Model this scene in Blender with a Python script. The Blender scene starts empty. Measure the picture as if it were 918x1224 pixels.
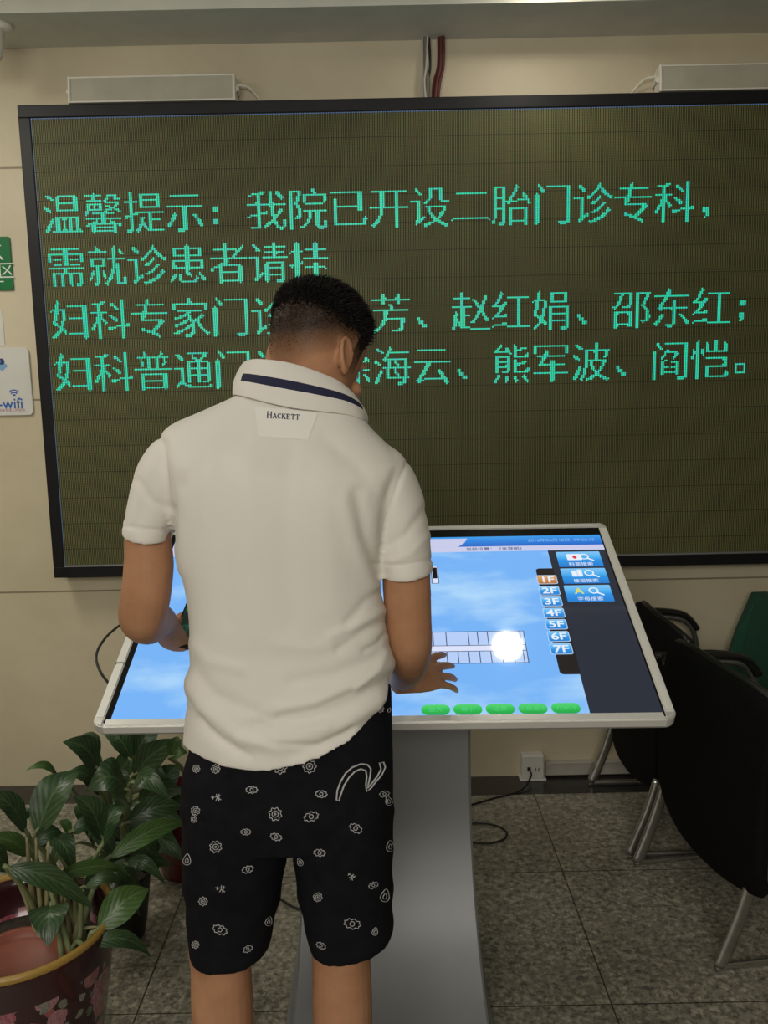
import bpy, bmesh, math, random
import numpy as np
from mathutils import Vector, Matrix
from mathutils.bvhtree import BVHTree
random.seed(7); rng = np.random.default_rng(7)
scene = bpy.context.scene
col = scene.collection
PI = math.pi

# ------------------------------------------------------------------ camera, world, lights, exposure
FPX, CAM_H = 1035.0, 1.568                      # focal length in pixels of the 918x1224 frame; eye height
PITCH, ROLL = math.radians(8.59), math.radians(1.16)
_f = Vector((0, math.cos(PITCH), -math.sin(PITCH)))
_r0 = Vector((1, 0, 0)); _u0 = _r0.cross(_f)
C_R = _r0*math.cos(ROLL) - _u0*math.sin(ROLL)
C_U = _r0*math.sin(ROLL) + _u0*math.cos(ROLL)
C_F = _f
CAM = Vector((0, 0, CAM_H))
cd = bpy.data.cameras.new('camera')
cd.sensor_fit = 'VERTICAL'; cd.sensor_height = 36.0; cd.sensor_width = 27.0
cd.lens = FPX/1224*36.0; cd.clip_start = 0.05
cam = bpy.data.objects.new('camera', cd); col.objects.link(cam)
cam.matrix_world = Matrix(((C_R.x, C_U.x, -C_F.x, 0), (C_R.y, C_U.y, -C_F.y, 0), (C_R.z, C_U.z, -C_F.z, CAM_H), (0, 0, 0, 1)))
scene.camera = cam
w = bpy.data.worlds.new('world'); scene.world = w; w.use_nodes = True
w.node_tree.nodes['Background'].inputs[0].default_value = (1.0, 0.95, 0.86, 1)
w.node_tree.nodes['Background'].inputs[1].default_value = 0.05
scene.view_settings.view_transform = 'Standard'; scene.view_settings.look = 'None'
scene.view_settings.gamma = 1.0; scene.view_settings.use_curve_mapping = False
scene.view_settings.exposure = 0.0
def area(name, loc, target, size, power, color=(1, .93, .82), sy=None):
    l = bpy.data.lights.new(name, 'AREA'); l.energy = power; l.color = color
    l.shape = 'RECTANGLE'; l.size = size; l.size_y = sy or size
    o = bpy.data.objects.new(name, l); col.objects.link(o); o.location = loc
    o.rotation_euler = (Vector(target)-Vector(loc)).to_track_quat('-Z', 'Y').to_euler()
    return o
area('hall_ceiling_lamps_behind', (-0.5, -1.7, 2.75), (-0.3, 1.2, 1.0), 2.6, 126, (1, .955, .86), 1.9)
area('hall_ceiling_lamp_left', (-1.75, 2.05, 2.75), (-1.75, 2.2, 0), 0.6, 17, (1, .95, .82))
_g = area('downlight_glow', (0.545, 2.80, 2.785), (0.545, 2.80, 0), 0.13, 1.3, (1, .90, .74)); _g.data.shape = 'DISK'

# ------------------------------------------------------------------ helpers
def px(x, y, Y):
    d = C_F + C_R*((x-459)/FPX) - C_U*((y-612)/FPX)
    return CAM + d*(Y/d.y)
def pz(x, y, z):
    d = C_F + C_R*((x-459)/FPX) - C_U*((y-612)/FPX)
    return CAM + d*((z-CAM_H)/d.z)
def to_px(P):
    d = Vector(P)-CAM; z = d.dot(C_F)
    return 459+FPX*d.dot(C_R)/z, 612-FPX*d.dot(C_U)/z

def mat(name, color=(.5, .5, .5), rough=.6, metal=0.0, emis=None, estr=1.0, spec=.5, coat=0.0):
    m = bpy.data.materials.new(name); m.use_nodes = True
    b = m.node_tree.nodes['Principled BSDF']
    b.inputs['Base Color'].default_value = (*color, 1)
    b.inputs['Roughness'].default_value = rough; b.inputs['Metallic'].default_value = metal
    b.inputs['Specular IOR Level'].default_value = spec
    b.inputs['Coat Weight'].default_value = coat; b.inputs['Coat Roughness'].default_value = .04
    if emis:
        b.inputs['Emission Color'].default_value = (*emis, 1); b.inputs['Emission Strength'].default_value = estr
    return m
def N(m, typ, **kw):
    n = m.node_tree.nodes.new(typ)
    for k, v in kw.items():
        if k in n.inputs.keys(): n.inputs[k].default_value = v
        else: setattr(n, k, v)
    return n
def L(m, a, b): m.node_tree.links.new(a, b)
def bsdf(m): return m.node_tree.nodes['Principled BSDF']
def ramp(m, fac, stops):
    r = N(m, 'ShaderNodeValToRGB'); e = r.color_ramp.elements
    while len(e) < len(stops): e.new(.5)
    for i, (p, c) in enumerate(stops):
        e[i].position = p; e[i].color = (*c, 1)
    L(m, fac, r.inputs[0]); return r
def noise(m, scale, detail=4, rough=.55, coord='Object', vec=None):
    n = N(m, 'ShaderNodeTexNoise', Scale=scale, Detail=detail, Roughness=rough)
    if vec is None:
        t = N(m, 'ShaderNodeTexCoord'); vec = t.outputs[coord]
    L(m, vec, n.inputs['Vector']); return n
def bump(m, fac, strength=.2, dist=.002):
    b = N(m, 'ShaderNodeBump', Strength=strength, Distance=dist)
    L(m, fac, b.inputs['Height']); L(m, b.outputs[0], bsdf(m).inputs['Normal']); return b
def mix(m, fac, a, b, mode='MIX'):
    x = N(m, 'ShaderNodeMix', data_type='RGBA', blend_type=mode)
    for s, v in ((0, fac), (6, a), (7, b)):
        if hasattr(v, 'is_linked'): L(m, v, x.inputs[s])
        elif s == 0: x.inputs[0].default_value = v
        else: x.inputs[s].default_value = (*v, 1)
    return x.outputs[2]
def math_(m, op, a, b=None):
    n = N(m, 'ShaderNodeMath', operation=op)
    for i, v in enumerate((a, b)):
        if v is None: continue
        if hasattr(v, 'is_linked'): L(m, v, n.inputs[i])
        else: n.inputs[i].default_value = v
    return n.outputs[0]
def noisy(name, c1, c2, scale, rough=.6, metal=0, bstr=0, detail=5, coord='Object', **k):
    m = mat(name, c1, rough, metal, **k)
    n = noise(m, scale, detail, coord=coord)
    r = ramp(m, n.outputs[0], [(.3, c1), (.7, c2)]); L(m, r.outputs[0], bsdf(m).inputs['Base Color'])
    if bstr: bump(m, n.outputs[0], bstr)
    return m

def tag(o, label=None, cat=None, group=None, kind=None):
    if label: o['label'] = label
    if cat: o['category'] = cat
    if group: o['group'] = group
    if kind: o['kind'] = kind
    return o
def empty(name, loc, label=None, cat=None, group=None, rz=0):
    o = bpy.data.objects.new(name, None); col.objects.link(o); o.location = loc; o.rotation_euler = (0, 0, rz)
    o.empty_display_size = .05
    return tag(o, label, cat, group)
def link(name, me, m=None, parent=None, smooth=False, mats=None):
    """link a mesh given in WORLD coordinates; under a parent it is moved to the parent's frame"""
    o = bpy.data.objects.new(name, me); col.objects.link(o)
    for x in (mats or ([m] if m else [])): me.materials.append(x)
    if smooth:
        for p in me.polygons: p.use_smooth = True
    if parent:
        mw = Matrix.Identity(4); q = parent
        while q: mw = q.matrix_basis @ mw; q = q.parent
        me.transform(mw.inverted()); o.parent = parent
    return o
def obj(name, bm, m=None, parent=None, smooth=False, mats=None):
    me = bpy.data.meshes.new(name); bm.normal_update(); bm.to_mesh(me); bm.free()
    return link(name, me, m, parent, smooth, mats)
def evald(o):
    dg = bpy.context.evaluated_depsgraph_get(); dg.update()
    me = bpy.data.meshes.new_from_object(o.evaluated_get(dg)); return me
def with_mods(bm, mods):
    """apply modifiers (list of (type, dict)) and return a mesh"""
    me = bpy.data.meshes.new('t'); bm.normal_update(); bm.to_mesh(me); bm.free()
    o = bpy.data.objects.new('t', me); col.objects.link(o)
    for t, kw in mods:
        md = o.modifiers.new('m', t)
        for k, v in kw.items(): setattr(md, k, v)
    r = evald(o); bpy.data.objects.remove(o); bpy.data.meshes.remove(me); return r
def add_mesh(bm, me, M=None):
    t = bmesh.new(); t.from_mesh(me)
    if M is not None: t.transform(M)
    tmp = bpy.data.meshes.new('t'); t.to_mesh(tmp); t.free(); bm.from_mesh(tmp); bpy.data.meshes.remove(tmp)
def box(bm, c, s, bev=0.0, M=None, seg=2):
    t = bmesh.new(); bmesh.ops.create_cube(t, size=1)
    bmesh.ops.scale(t, vec=s, verts=t.verts)
    if bev: bmesh.ops.bevel(t, geom=t.edges[:], offset=bev, segments=seg, affect='EDGES', profile=.5)
    bmesh.ops.translate(t, vec=c, verts=t.verts)
    if M is not None: t.transform(M)
    me = bpy.data.meshes.new('t'); t.to_mesh(me); t.free(); bm.from_mesh(me); bpy.data.meshes.remove(me)
def loft(bm, rings, cap=True, closed=True):
    """rings: equal-length lists of points"""
    V = [[bm.verts.new(p) for p in r] for r in rings]; n = len(rings[0]); F = []
    for a, b in zip(V[:-1], V[1:]):
        for i in range(n if closed else n-1):
            j = (i+1) % n
            F.append(bm.faces.new((a[i], a[j], b[j], b[i])))
    if cap and closed:
        bm.faces.new(V[0][::-1]); bm.faces.new(V[-1])
    bmesh.ops.recalc_face_normals(bm, faces=bm.faces[:]) if cap else None
    return F
def tube(bm, pts, rad, n=12, ref=None, cap=True):
    """tapered tube; rad items are r or (r_side, r_other); ref = side reference vector"""
    pts = [Vector(p) for p in pts]; rings = []
    prev = None
    for i, p in enumerate(pts):
        t = (pts[min(i+1, len(pts)-1)]-pts[max(i-1, 0)]).normalized()
        s = Vector(ref) if ref is not None else (prev or (Vector((0, 0, 1)) if abs(t.z) < .9 else Vector((1, 0, 0))).cross(t))
        s = (s-t*s.dot(t)).normalized(); o = t.cross(s); prev = s
        r = rad[i] if isinstance(rad, (list, tuple)) and not (len(rad) == 2 and len(pts) != 2 and False) else rad
        ra, rb = r if isinstance(r, (tuple, list)) else (r, r)
        rings.append([p+s*ra*math.cos(2*PI*k/n)+o*rb*math.sin(2*PI*k/n) for k in range(n)])
    t = bmesh.new(); loft(t, rings, cap)
    me = bpy.data.meshes.new('t'); t.to_mesh(me); t.free(); bm.from_mesh(me); bpy.data.meshes.remove(me)
def catmull(pts, k=6):
    P = [Vector(p) for p in pts]; out = []
    for i in range(len(P)-1):
        a, b, c, d = P[max(i-1, 0)], P[i], P[i+1], P[min(i+2, len(P)-1)]
        for j in range(k):
            t = j/k
            out.append(.5*((2*b)+(c-a)*t+(2*a-5*b+4*c-d)*t*t+(3*b-a-3*c+d)*t**3))
    out.append(P[-1]); return out
def lerp_list(v, k):
    out = []
    for a, b in zip(v[:-1], v[1:]):
        for j in range(k): out.append(a+(b-a)*j/k)
    out.append(v[-1]); return out
def ellipsoid(bm, c, r, M=None, seg=20):
    t = bmesh.new(); bmesh.ops.create_uvsphere(t, u_segments=seg, v_segments=seg*2//3, radius=1)
    bmesh.ops.scale(t, vec=r, verts=t.verts)
    if M is not None: t.transform(M.to_4x4())
    bmesh.ops.translate(t, vec=c, verts=t.verts)
    me = bpy.data.meshes.new('t'); t.to_mesh(me); t.free(); bm.from_mesh(me); bpy.data.meshes.remove(me)
def lathe(bm, prof, c, n=40, M=None):
    t = bmesh.new()
    loft(t, [[Vector((r*math.cos(2*PI*k/n), r*math.sin(2*PI*k/n), z)) for k in range(n)] for r, z in prof], cap=False)
    bmesh.ops.recalc_face_normals(t, faces=t.faces[:])
    if M is not None: t.transform(M)
    bmesh.ops.translate(t, vec=c, verts=t.verts)
    me = bpy.data.meshes.new('t'); t.to_mesh(me); t.free(); bm.from_mesh(me); bpy.data.meshes.remove(me)
def text_bm(body, size=1.0, M=None, bm=None, align='CENTER', extrude=0.0, shear=0.0, bold=0.0):
    cu = bpy.data.curves.new('t', 'FONT'); cu.body = body; cu.size = size; cu.align_x = align; cu.align_y = 'CENTER'
    cu.resolution_u = 4; cu.extrude = extrude; cu.shear = shear; cu.offset = bold*size
    o = bpy.data.objects.new('t', cu); col.objects.link(o)
    me = evald(o); bpy.data.objects.remove(o); bpy.data.curves.remove(cu)
    bm = bm or bmesh.new(); add_mesh(bm, me, M); bpy.data.meshes.remove(me); return bm
def plane_mat(o, ex, ey):
    """matrix taking local x,y to ex,ey at o"""
    ex = Vector(ex).normalized(); ey = Vector(ey).normalized(); n = ex.cross(ey); o = Vector(o)
    return Matrix(((ex.x, ey.x, n.x, o.x), (ex.y, ey.y, n.y, o.y), (ex.z, ey.z, n.z, o.z), (0, 0, 0, 1)))
def poly(bm, pts): return bm.faces.new([bm.verts.new(p) for p in pts])
def ribbon(bm, pts, wid, nrm, closed=False):
    """flat stroke of constant width along pts"""
    P = [Vector(p) for p in pts]; n = len(P); A = []; B = []
    nf = nrm if callable(nrm) else (lambda i: Vector(nrm))
    for i, p in enumerate(P):
        a = P[(i-1) % n] if closed else P[max(i-1, 0)]; b = P[(i+1) % n] if closed else P[min(i+1, n-1)]
        t = (b-a).normalized(); s = nf(i).cross(t).normalized()*wid*.5
        A.append(bm.verts.new(p+s)); B.append(bm.verts.new(p-s))
    for i in range(n if closed else n-1):
        j = (i+1) % n; bm.faces.new((A[i], A[j], B[j], B[i]))
def rrect(w, h, r, k=5):
    out = []
    for cx, cy, a0 in ((w/2-r, h/2-r, 0), (-w/2+r, h/2-r, 90), (-w/2+r, -h/2+r, 180), (w/2-r, -h/2+r, 270)):
        for i in range(k+1):
            a = math.radians(a0+90*i/k); out.append((cx+r*math.cos(a), cy+r*math.sin(a)))
    return out
def prism(bm, pts2, M, z0, z1, bev=0.0):
    t = bmesh.new(); f = t.faces.new([t.verts.new((x, y, z0)) for x, y in pts2])
    r = bmesh.ops.extrude_face_region(t, geom=[f])
    bmesh.ops.translate(t, vec=(0, 0, z1-z0), verts=[v for v in r['geom'] if isinstance(v, bmesh.types.BMVert)])
    bmesh.ops.recalc_face_normals(t, faces=t.faces[:])
    if bev:
        es = [e for e in t.edges if abs(e.verts[0].co.z-e.verts[1].co.z) < 1e-6]
        bmesh.ops.bevel(t, geom=es, offset=bev, segments=2, affect='EDGES')
    t.transform(M); me = bpy.data.meshes.new('t'); t.to_mesh(me); t.free(); bm.from_mesh(me); bpy.data.meshes.remove(me)

# ------------------------------------------------------------------ the room
WALL_Y = 3.26; SOFFIT_Z = 2.752; STEP_Y = 2.97; CEIL_Z = 2.80
def granite(name, dark, light, joints=True):
    m = mat(name, light, .45)
    t = N(m, 'ShaderNodeTexCoord')
    n1 = noise(m, 48, 7, .8, vec=t.outputs['Object']); n2 = noise(m, 2.3, 4, .6, vec=t.outputs['Object'])
    v = N(m, 'ShaderNodeTexVoronoi', Scale=90.0); L(m, t.outputs['Object'], v.inputs['Vector'])
    c = ramp(m, n1.outputs[0], [(.36, dark), (.5, tuple((a+b)/2 for a, b in zip(dark, light))), (.66, light)]).outputs[0]
    sv = N(m, 'ShaderNodeSeparateColor'); L(m, v.outputs['Color'], sv.inputs[0])
    c = mix(m, .35, c, ramp(m, sv.outputs[0], [(.1, (.12, .11, .1)), (.6, (.55, .54, .5)), (.95, (.95, .93, .86))]).outputs[0], 'OVERLAY')
    c = mix(m, .55, c, ramp(m, n2.outputs[0], [(.35, (.5, .47, .42)), (.65, (1, .98, .95))]).outputs[0], 'MULTIPLY')
    if joints:
        b = N(m, 'ShaderNodeTexBrick', offset=0.0, Scale=1.0)
        b.inputs['Mortar Size'].default_value = .0022; b.inputs['Brick Width'].default_value = .6; b.inputs['Row Height'].default_value = .6
        b.inputs['Color1'].default_value = (1, 1, 1, 1); b.inputs['Color2'].default_value = (.9, .9, .9, 1); b.inputs['Mortar'].default_value = (.22, .2, .17, 1)
        mp = N(m, 'ShaderNodeMapping'); mp.inputs['Location'].default_value = (.05, -2.575+2.4, 0)
        L(m, t.outputs['Object'], mp.inputs['Vector']); L(m, mp.outputs[0], b.inputs['Vector'])
        c = mix(m, 1.0, c, b.outputs['Color'], 'MULTIPLY')
    L(m, c, bsdf(m).inputs['Base Color'])
    r = ramp(m, n2.outputs[0], [(.3, (.3,)*3), (.7, (.55,)*3)]); L(m, r.outputs[0], bsdf(m).inputs['Roughness'])
    bump(m, n1.outputs[0], .05)
    return m
M_FLOOR = granite('grey speckled granite', (.10, .096, .080), (.53, .51, .43))
M_BORDER = noisy('dark polished granite', (.018, .016, .015), (.04, .036, .033), 40, .22)
M_WALL = mat('beige wall panel', (.6, .52, .39), .5)
def wall_mat():
    m = M_WALL; t = N(m, 'ShaderNodeTexCoord')
    n = noise(m, 3.0, 5, .6, vec=t.outputs['Object']); n2 = noise(m, 60, 3, .5, vec=t.outputs['Object'])
    c = ramp(m, n.outputs[0], [(.3, (.56, .49, .345)), (.7, (.65, .575, .42))]).outputs[0]
    s = N(m, 'ShaderNodeSeparateXYZ'); L(m, t.outputs['Object'], s.inputs[0])
    f = None
    for z in (2.351, 1.525, .791):
        d = math_(m, 'LESS_THAN', math_(m, 'ABSOLUTE', math_(m, 'SUBTRACT', s.outputs[2], z)), .0035)
        f = d if f is None else math_(m, 'MAXIMUM', f, d)
    c = mix(m, f, c, (.27, .22, .15)); L(m, c, bsdf(m).inputs['Base Color'])
    h = math_(m, 'SUBTRACT', math_(m, 'MULTIPLY', n2.outputs[0], .25), f); bump(m, h, .35, .003)
wall_mat()
M_CEIL = noisy('off white plaster', (.70, .70, .61), (.78, .77, .68), 8, .8)
def slab(name, lo, hi, m):
    bm = bmesh.new(); lo, hi = Vector(lo), Vector(hi); box(bm, (lo+hi)/2, hi-lo)
    return tag(obj(name, bm, m), kind='structure')
slab('floor', (-4, -4, -.1), (4.5, 3.10, 0), M_FLOOR)
slab('trim_1', (-4, 3.10, -.1), (4.5, WALL_Y+.12, 0.0), M_BORDER)
slab('wall_back', (-4, WALL_Y, 0), (4.5, WALL_Y+.12, 3.1), M_WALL)
slab('wall_left', (-4.12, -4, 0), (-4, WALL_Y, 3.1), M_WALL)
slab('wall_right', (4.5, -4, 0), (4.62, WALL_Y, 3.1), M_WALL)
slab('wall_front', (-4, -4.12, 0), (4.5, -4, 3.1), M_WALL)
# the lowered soffit along the wall, two slots where the cables come down, and the higher ceiling with a round lamp opening
slab('ceiling', (-4, -4, CEIL_Z), (4.5, STEP_Y, CEIL_Z+.1), M_CEIL)
slab('trim_2', (-4, STEP_Y, SOFFIT_Z), (4.5, WALL_Y, CEIL_Z+.1), M_CEIL)

# skirting trunk along the wall on the right
bm = bmesh.new(); box(bm, (1.60, WALL_Y-.012, .033), (1.96, .024, .05), .004); box(bm, (1.60, WALL_Y-.014, .061), (1.96, .028, .007), .002)
o = obj('baseboard_right', bm, noisy('pvc trunking', (.40, .38, .33), (.46, .44, .38), 20, .5)); tag(o, kind='structure')

# ------------------------------------------------------------------ LED message board
PIT = .00595                                             # pitch of the diodes
LX0, LX1, LZ0, LZ1, LY = -1.19, 1.475, .910, 2.488, 3.155
M_BLACK = noisy('black satin metal', (.005, .005, .006), (.008, .008, .010), 30, .45, spec=.3)
def led_mat():
    m = mat('led face', (.1, .1, .05), .55)
    t = N(m, 'ShaderNodeTexCoord'); s = N(m, 'ShaderNodeSeparateXYZ'); L(m, t.outputs['Object'], s.inputs[0])
    fx = math_(m, 'FRACT', math_(m, 'DIVIDE', math_(m, 'SUBTRACT', s.outputs[0], LX0), PIT))
    fz = math_(m, 'FRACT', math_(m, 'DIVIDE', math_(m, 'SUBTRACT', s.outputs[2], LZ0), PIT))
    gx = math_(m, 'LESS_THAN', math_(m, 'ABSOLUTE', math_(m, 'SUBTRACT', fx, .5)), .25)
    gz = math_(m, 'LESS_THAN', math_(m, 'ABSOLUTE', math_(m, 'SUBTRACT', fz, .5)), .46)
    n = noise(m, 260, 2, .5, vec=t.outputs['Object']); n2 = noise(m, 1.6, 4, .6, vec=t.outputs['Object'])
    c = ramp(m, n.outputs['Fac'], [(.36, (.22, .155, .075)), (.5, (.21, .215, .08)), (.64, (.145, .21, .07))]).outputs[0]
    c = mix(m, math_(m, 'MULTIPLY', gx, gz), (.022, .02, .014), c)
    # module joints
    jx = math_(m, 'LESS_THAN', math_(m, 'FRACT', math_(m, 'DIVIDE', math_(m, 'SUBTRACT', s.outputs[0], LX0), PIT*32)), .012)
    jz = math_(m, 'LESS_THAN', math_(m, 'FRACT', math_(m, 'DIVIDE', math_(m, 'SUBTRACT', LZ1-.001, s.outputs[2]), PIT*16)), .03)
    c = mix(m, math_(m, 'MULTIPLY', math_(m, 'MAXIMUM', jx, jz), .55), c, (.012, .011, .008))
    c = mix(m, 1.0, c, ramp(m, n2.outputs[0], [(.3, (.8, .8, .8)), (.7, (1, 1, 1))]).outputs[0], 'MULTIPLY')
    L(m, c, bsdf(m).inputs['Base Color']); bsdf(m).inputs['Specular IOR Level'].default_value = .22
    return m
sign = empty('led_message_board', ((LX0+LX1)/2, WALL_Y, LZ0-.04), 'large black framed LED message board with green Chinese text on the beige wall', 'sign')
bm = bmesh.new(); fw = .0415
for c, s_ in ((((LX0+LX1)/2, 3.205, LZ1+fw/2), (LX1-LX0+2*fw, .11, fw)), (((LX0+LX1)/2, 3.205, LZ0-fw/2), (LX1-LX0+2*fw, .11, fw)),
              ((LX0-fw/2, 3.205, (LZ0+LZ1)/2), (fw, .11, LZ1-LZ0+.002)), ((LX1+fw/2, 3.205, (LZ0+LZ1)/2), (fw, .11, LZ1-LZ0+.002))):
    box(bm, c, s_, .003)
obj('frame', bm, M_BLACK, sign)
bm = bmesh.new(); box(bm, ((LX0+LX1)/2, LY+.045, (LZ0+LZ1)/2), (LX1-LX0, .09, LZ1-LZ0))
obj('led_face', bm, led_mat(), sign)
# a thin aluminium edging inside the frame and the row of lit border diodes
bm = bmesh.new(); box(bm, ((LX0+LX1)/2, LY-.004, LZ0+.003), (LX1-LX0, .008, .006))
obj('edging', bm, mat('dull aluminium', (.38, .39, .41), .4, .8), sign)
def glyph_rows(ch, lo, span, n=24, K=8):
    """dot-matrix rows of one character: fill its outline on a fine grid, thin the level strokes to one row, gather into n x n dots"""
    bm = text_bm(ch, 1.0, align='LEFT'); me = bpy.data.meshes.new('t'); bm.to_mesh(me); bm.free(); me.calc_loop_triangles()
    v = np.array([p.co[:2] for p in me.vertices]) + np.array([0.0, .0]); S = n*K
    tri = [tuple(x.vertices) for x in me.loop_triangles]; bpy.data.meshes.remove(me)
    xs = lo[0]+(np.arange(S)+.5)/S*span; ys = lo[1]+span-(np.arange(S)+.5)/S*span
    m = np.zeros((S, S), bool)
    for t in tri:
        p = v[list(t)]; i0 = np.searchsorted(xs, p[:, 0].min()); i1 = np.searchsorted(xs, p[:, 0].max())
        j0 = np.searchsorted(-ys, -p[:, 1].max()); j1 = np.searchsorted(-ys, -p[:, 1].min())
        X, Y = np.meshgrid(xs[i0:i1], ys[j0:j1])
        e = [(p[(k+1) % 3, 0]-p[k, 0])*(Y-p[k, 1])-(p[(k+1) % 3, 1]-p[k, 1])*(X-p[k, 0]) for k in range(3)]
        m[j0:j1, i0:i1] |= ((e[0] >= 0) & (e[1] >= 0) & (e[2] >= 0)) | ((e[0] <= 0) & (e[1] <= 0) & (e[2] <= 0))
    th = m.copy()
    for k in range(1, int(K*.36)+1): th &= np.roll(m, k, 0) & np.roll(m, -k, 0)
    g = th.reshape(n, K, n, K).mean((1, 3)) > .30
    def runs(row):
        out = []; st = None
        for i in range(n+1):
            on = i < n and row[i]
            if on and st is None: st = i
            if not on and st is not None: out.append((st, i)); st = None
        return out
    for r in range(n-1):
        for a, b in runs(g[r]):
            for c, d in runs(g[r+1]):
                l_, h_ = max(a, c), min(b, d)
                if b-a >= 5 and d-c >= 5 and h_-l_ >= 4:
                    for i in range(l_, h_):
                        if not (r+2 < n and g[r+2][i]): g[r+1][i] = False
    return [sum(1 << (n-1-i) for i in range(n) if g[r][i]) for r in range(n)]
def glyph_box():
    bm = text_bm('国', 1.0, align='LEFT'); xs = [v.co.x for v in bm.verts]; ys = [v.co.y for v in bm.verts]; bm.free()
    return (min(xs)-.055, min(ys)-.045), max(max(xs)-min(xs), max(ys)-min(ys))+.10
G_LO, G_SPAN = glyph_box()
GL = {}
def punct(ch):
    rows = [0]*24
    def blk(x, y, w_, h_):
        for r in range(y, y+h_): rows[r] |= ((1 << w_)-1) << (24-x-w_)
    if ch == '：': blk(4, 9, 3, 3); blk(4, 16, 3, 3)
    if ch == '；': blk(4, 8, 4, 3); blk(4, 15, 3, 3); blk(5, 18, 2, 1); blk(4, 19, 2, 1)
    if ch == '，': blk(4, 15, 4, 3); blk(6, 18, 2, 2); blk(5, 20, 1, 1)
    if ch == '、': blk(3, 14, 2, 2); blk(4, 16, 3, 2); blk(6, 18, 3, 2)
    if ch == '。': blk(3, 14, 6, 1); blk(3, 19, 6, 1); blk(3, 14, 1, 6); blk(8, 14, 1, 6)
    return rows
LINES = [('温馨提示：我院已开设二胎门诊专科，', 2.163), ('需就诊患者请挂', 1.984),
         ('妇科专家门诊： 芳、赵红娟、邵东红；', 1.803), ('妇科普通门诊：徐海云、熊军波、阎恺。', 1.619)]
bms = [bmesh.new(), bmesh.new()]
c0 = round((-1.170-LX0)/PIT)
for line, zc in LINES:
    r0 = round((zc-LZ0)/PIT)+12
    for i, ch in enumerate(line):
        if ch not in GL: GL[ch] = punct(ch) if ch in '：；，、。 ' else glyph_rows(ch, G_LO, G_SPAN)
        rows = GL[ch]
        for r in range(24):
            for k in range(24):
                if rows[r] >> (23-k) & 1:
                    x = LX0+(c0+i*24+k+.5)*PIT; z = LZ0+(r0-r-.5)*PIT
                    b = bms[0 if rng.random() < .72 else 1]
                    hx, hz = PIT*.38, PIT*.44
                    poly(b, [(x-hx, LY-.0012, z-hz), (x+hx, LY-.0012, z-hz), (x+hx, LY-.0012, z+hz), (x-hx, LY-.0012, z+hz)])
M_LED1 = mat('lit green diode', (0, .1, .05), .4, emis=(.022, .70, .40), estr=1.0)
M_LED2 = mat('lit cyan diode', (0, .1, .08), .4, emis=(.03, .60, .50), estr=1.0)
for b, m in ((bms[0], M_LED1), (bms[1], M_LED2)): b.normal_update()
me2 = bpy.data.meshes.new('t'); n1 = len(bms[0].faces); bms[1].to_mesh(me2); bms[0].from_mesh(me2)
bms[0].faces.ensure_lookup_table()
for f in bms[0].faces[n1:]: f.material_index = 1
obj('message_text', bms[0], None, sign, mats=[M_LED1, M_LED2])
bm = bmesh.new()
for i in range(int((LX1-LX0)/PIT)):
    x = LX0+(i+.5)*PIT; poly(bm, [(x-.0014, LY-.0012, LZ1-.0045), (x+.0014, LY-.0012, LZ1-.0045), (x+.0014, LY-.0012, LZ1-.0015), (x-.0014, LY-.0012, LZ1-.0015)])
for i in range(int((LZ1-LZ0)/PIT)):
    z = LZ0+(i+.5)*PIT; poly(bm, [(LX0+.001, LY-.0012, z-.0014), (LX0+.003, LY-.0012, z-.0014), (LX0+.003, LY-.0012, z+.0014), (LX0+.001, LY-.0012, z+.0014)])
obj('border_diodes', bm, mat('lit blue diode', (.02, .05, .1), .4, emis=(.10, .20, .45), estr=.8), sign)

# ------------------------------------------------------------------ the two unlit lamps above the board
M_WHITEP = noisy('white enamelled metal', (.78, .75, .66), (.84, .81, .72), 20, .45)
M_FROST = noisy('frosted lamp cover', (.42, .41, .33), (.50, .48, .38), 9, .5)
def wall_lamp(x0, x1, label, side, group='unlit lamps above the board'):
    z0, z1, y = 2.535, 2.632, 3.2
    t = empty('wall_lamp', ((x0+x1)/2, WALL_Y, 2.55), label, 'lamp', None)
    # a long trough lamp tilted downwards
    M = Matrix.Translation(((x0+x1)/2, y, (z0+z1)/2)) @ Matrix.Rotation(math.radians(-7), 4, 'X')
    Lx = x1-x0; h = .083
    bm = bmesh.new(); box(bm, (0, .02, 0), (Lx-.02, .055, h*.92), .012, M, 3)
    obj('housing', bm, M_WHITEP, t)
    bm = bmesh.new()
    for zz in (-h/2, h/2): box(bm, (0, -.012, zz), (Lx, .014, .006), .002, M)
    obj('rim', bm, M_WHITEP, t)
    bm = bmesh.new(); box(bm, (0, -.011, 0), (Lx-.012, .008, h-.004), .001, M)
    obj('diffuser', bm, M_FROST, t)
    for s_ in (-1, 1):
        bm = bmesh.new(); box(bm, (s_*(Lx/2-.002), .012, 0), (.010, .066, h+.010), .004, M)
        obj('end_cap', bm, M_WHITEP, t)
    for s_ in (-1, 1):
        bm = bmesh.new(); box(bm, ((x0+x1)/2+s_*(Lx/2+.005), 3.228, 2.585), (.004, .064, .022), .001)
        tube(bm, [((x0+x1)/2+s_*(Lx/2+.003), 3.205, 2.585), ((x0+x1)/2+s_*(Lx/2+.013), 3.205, 2.585)], .008, 10)
        obj('bracket', bm, M_WHITEP, t)
    bm = bmesh.new(); e = (x1+.008) if side > 0 else (x0-.008)
    tube(bm, catmull([(e-side*.002, 3.215, 2.60), (e+side*.035, 3.225, 2.595), (e+side*.07, 3.245, 2.560), (e+side*.085, 3.252, 2.535)], 5), .0035, 6)
    obj('cord', bm, M_WHITEP, t)
wall_lamp(-1.062, -.488, 'unlit white trough lamp above the left end of the LED board', 1)
wall_lamp(.986, 1.56, 'unlit white trough lamp above the right end of the LED board', -1)

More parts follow.
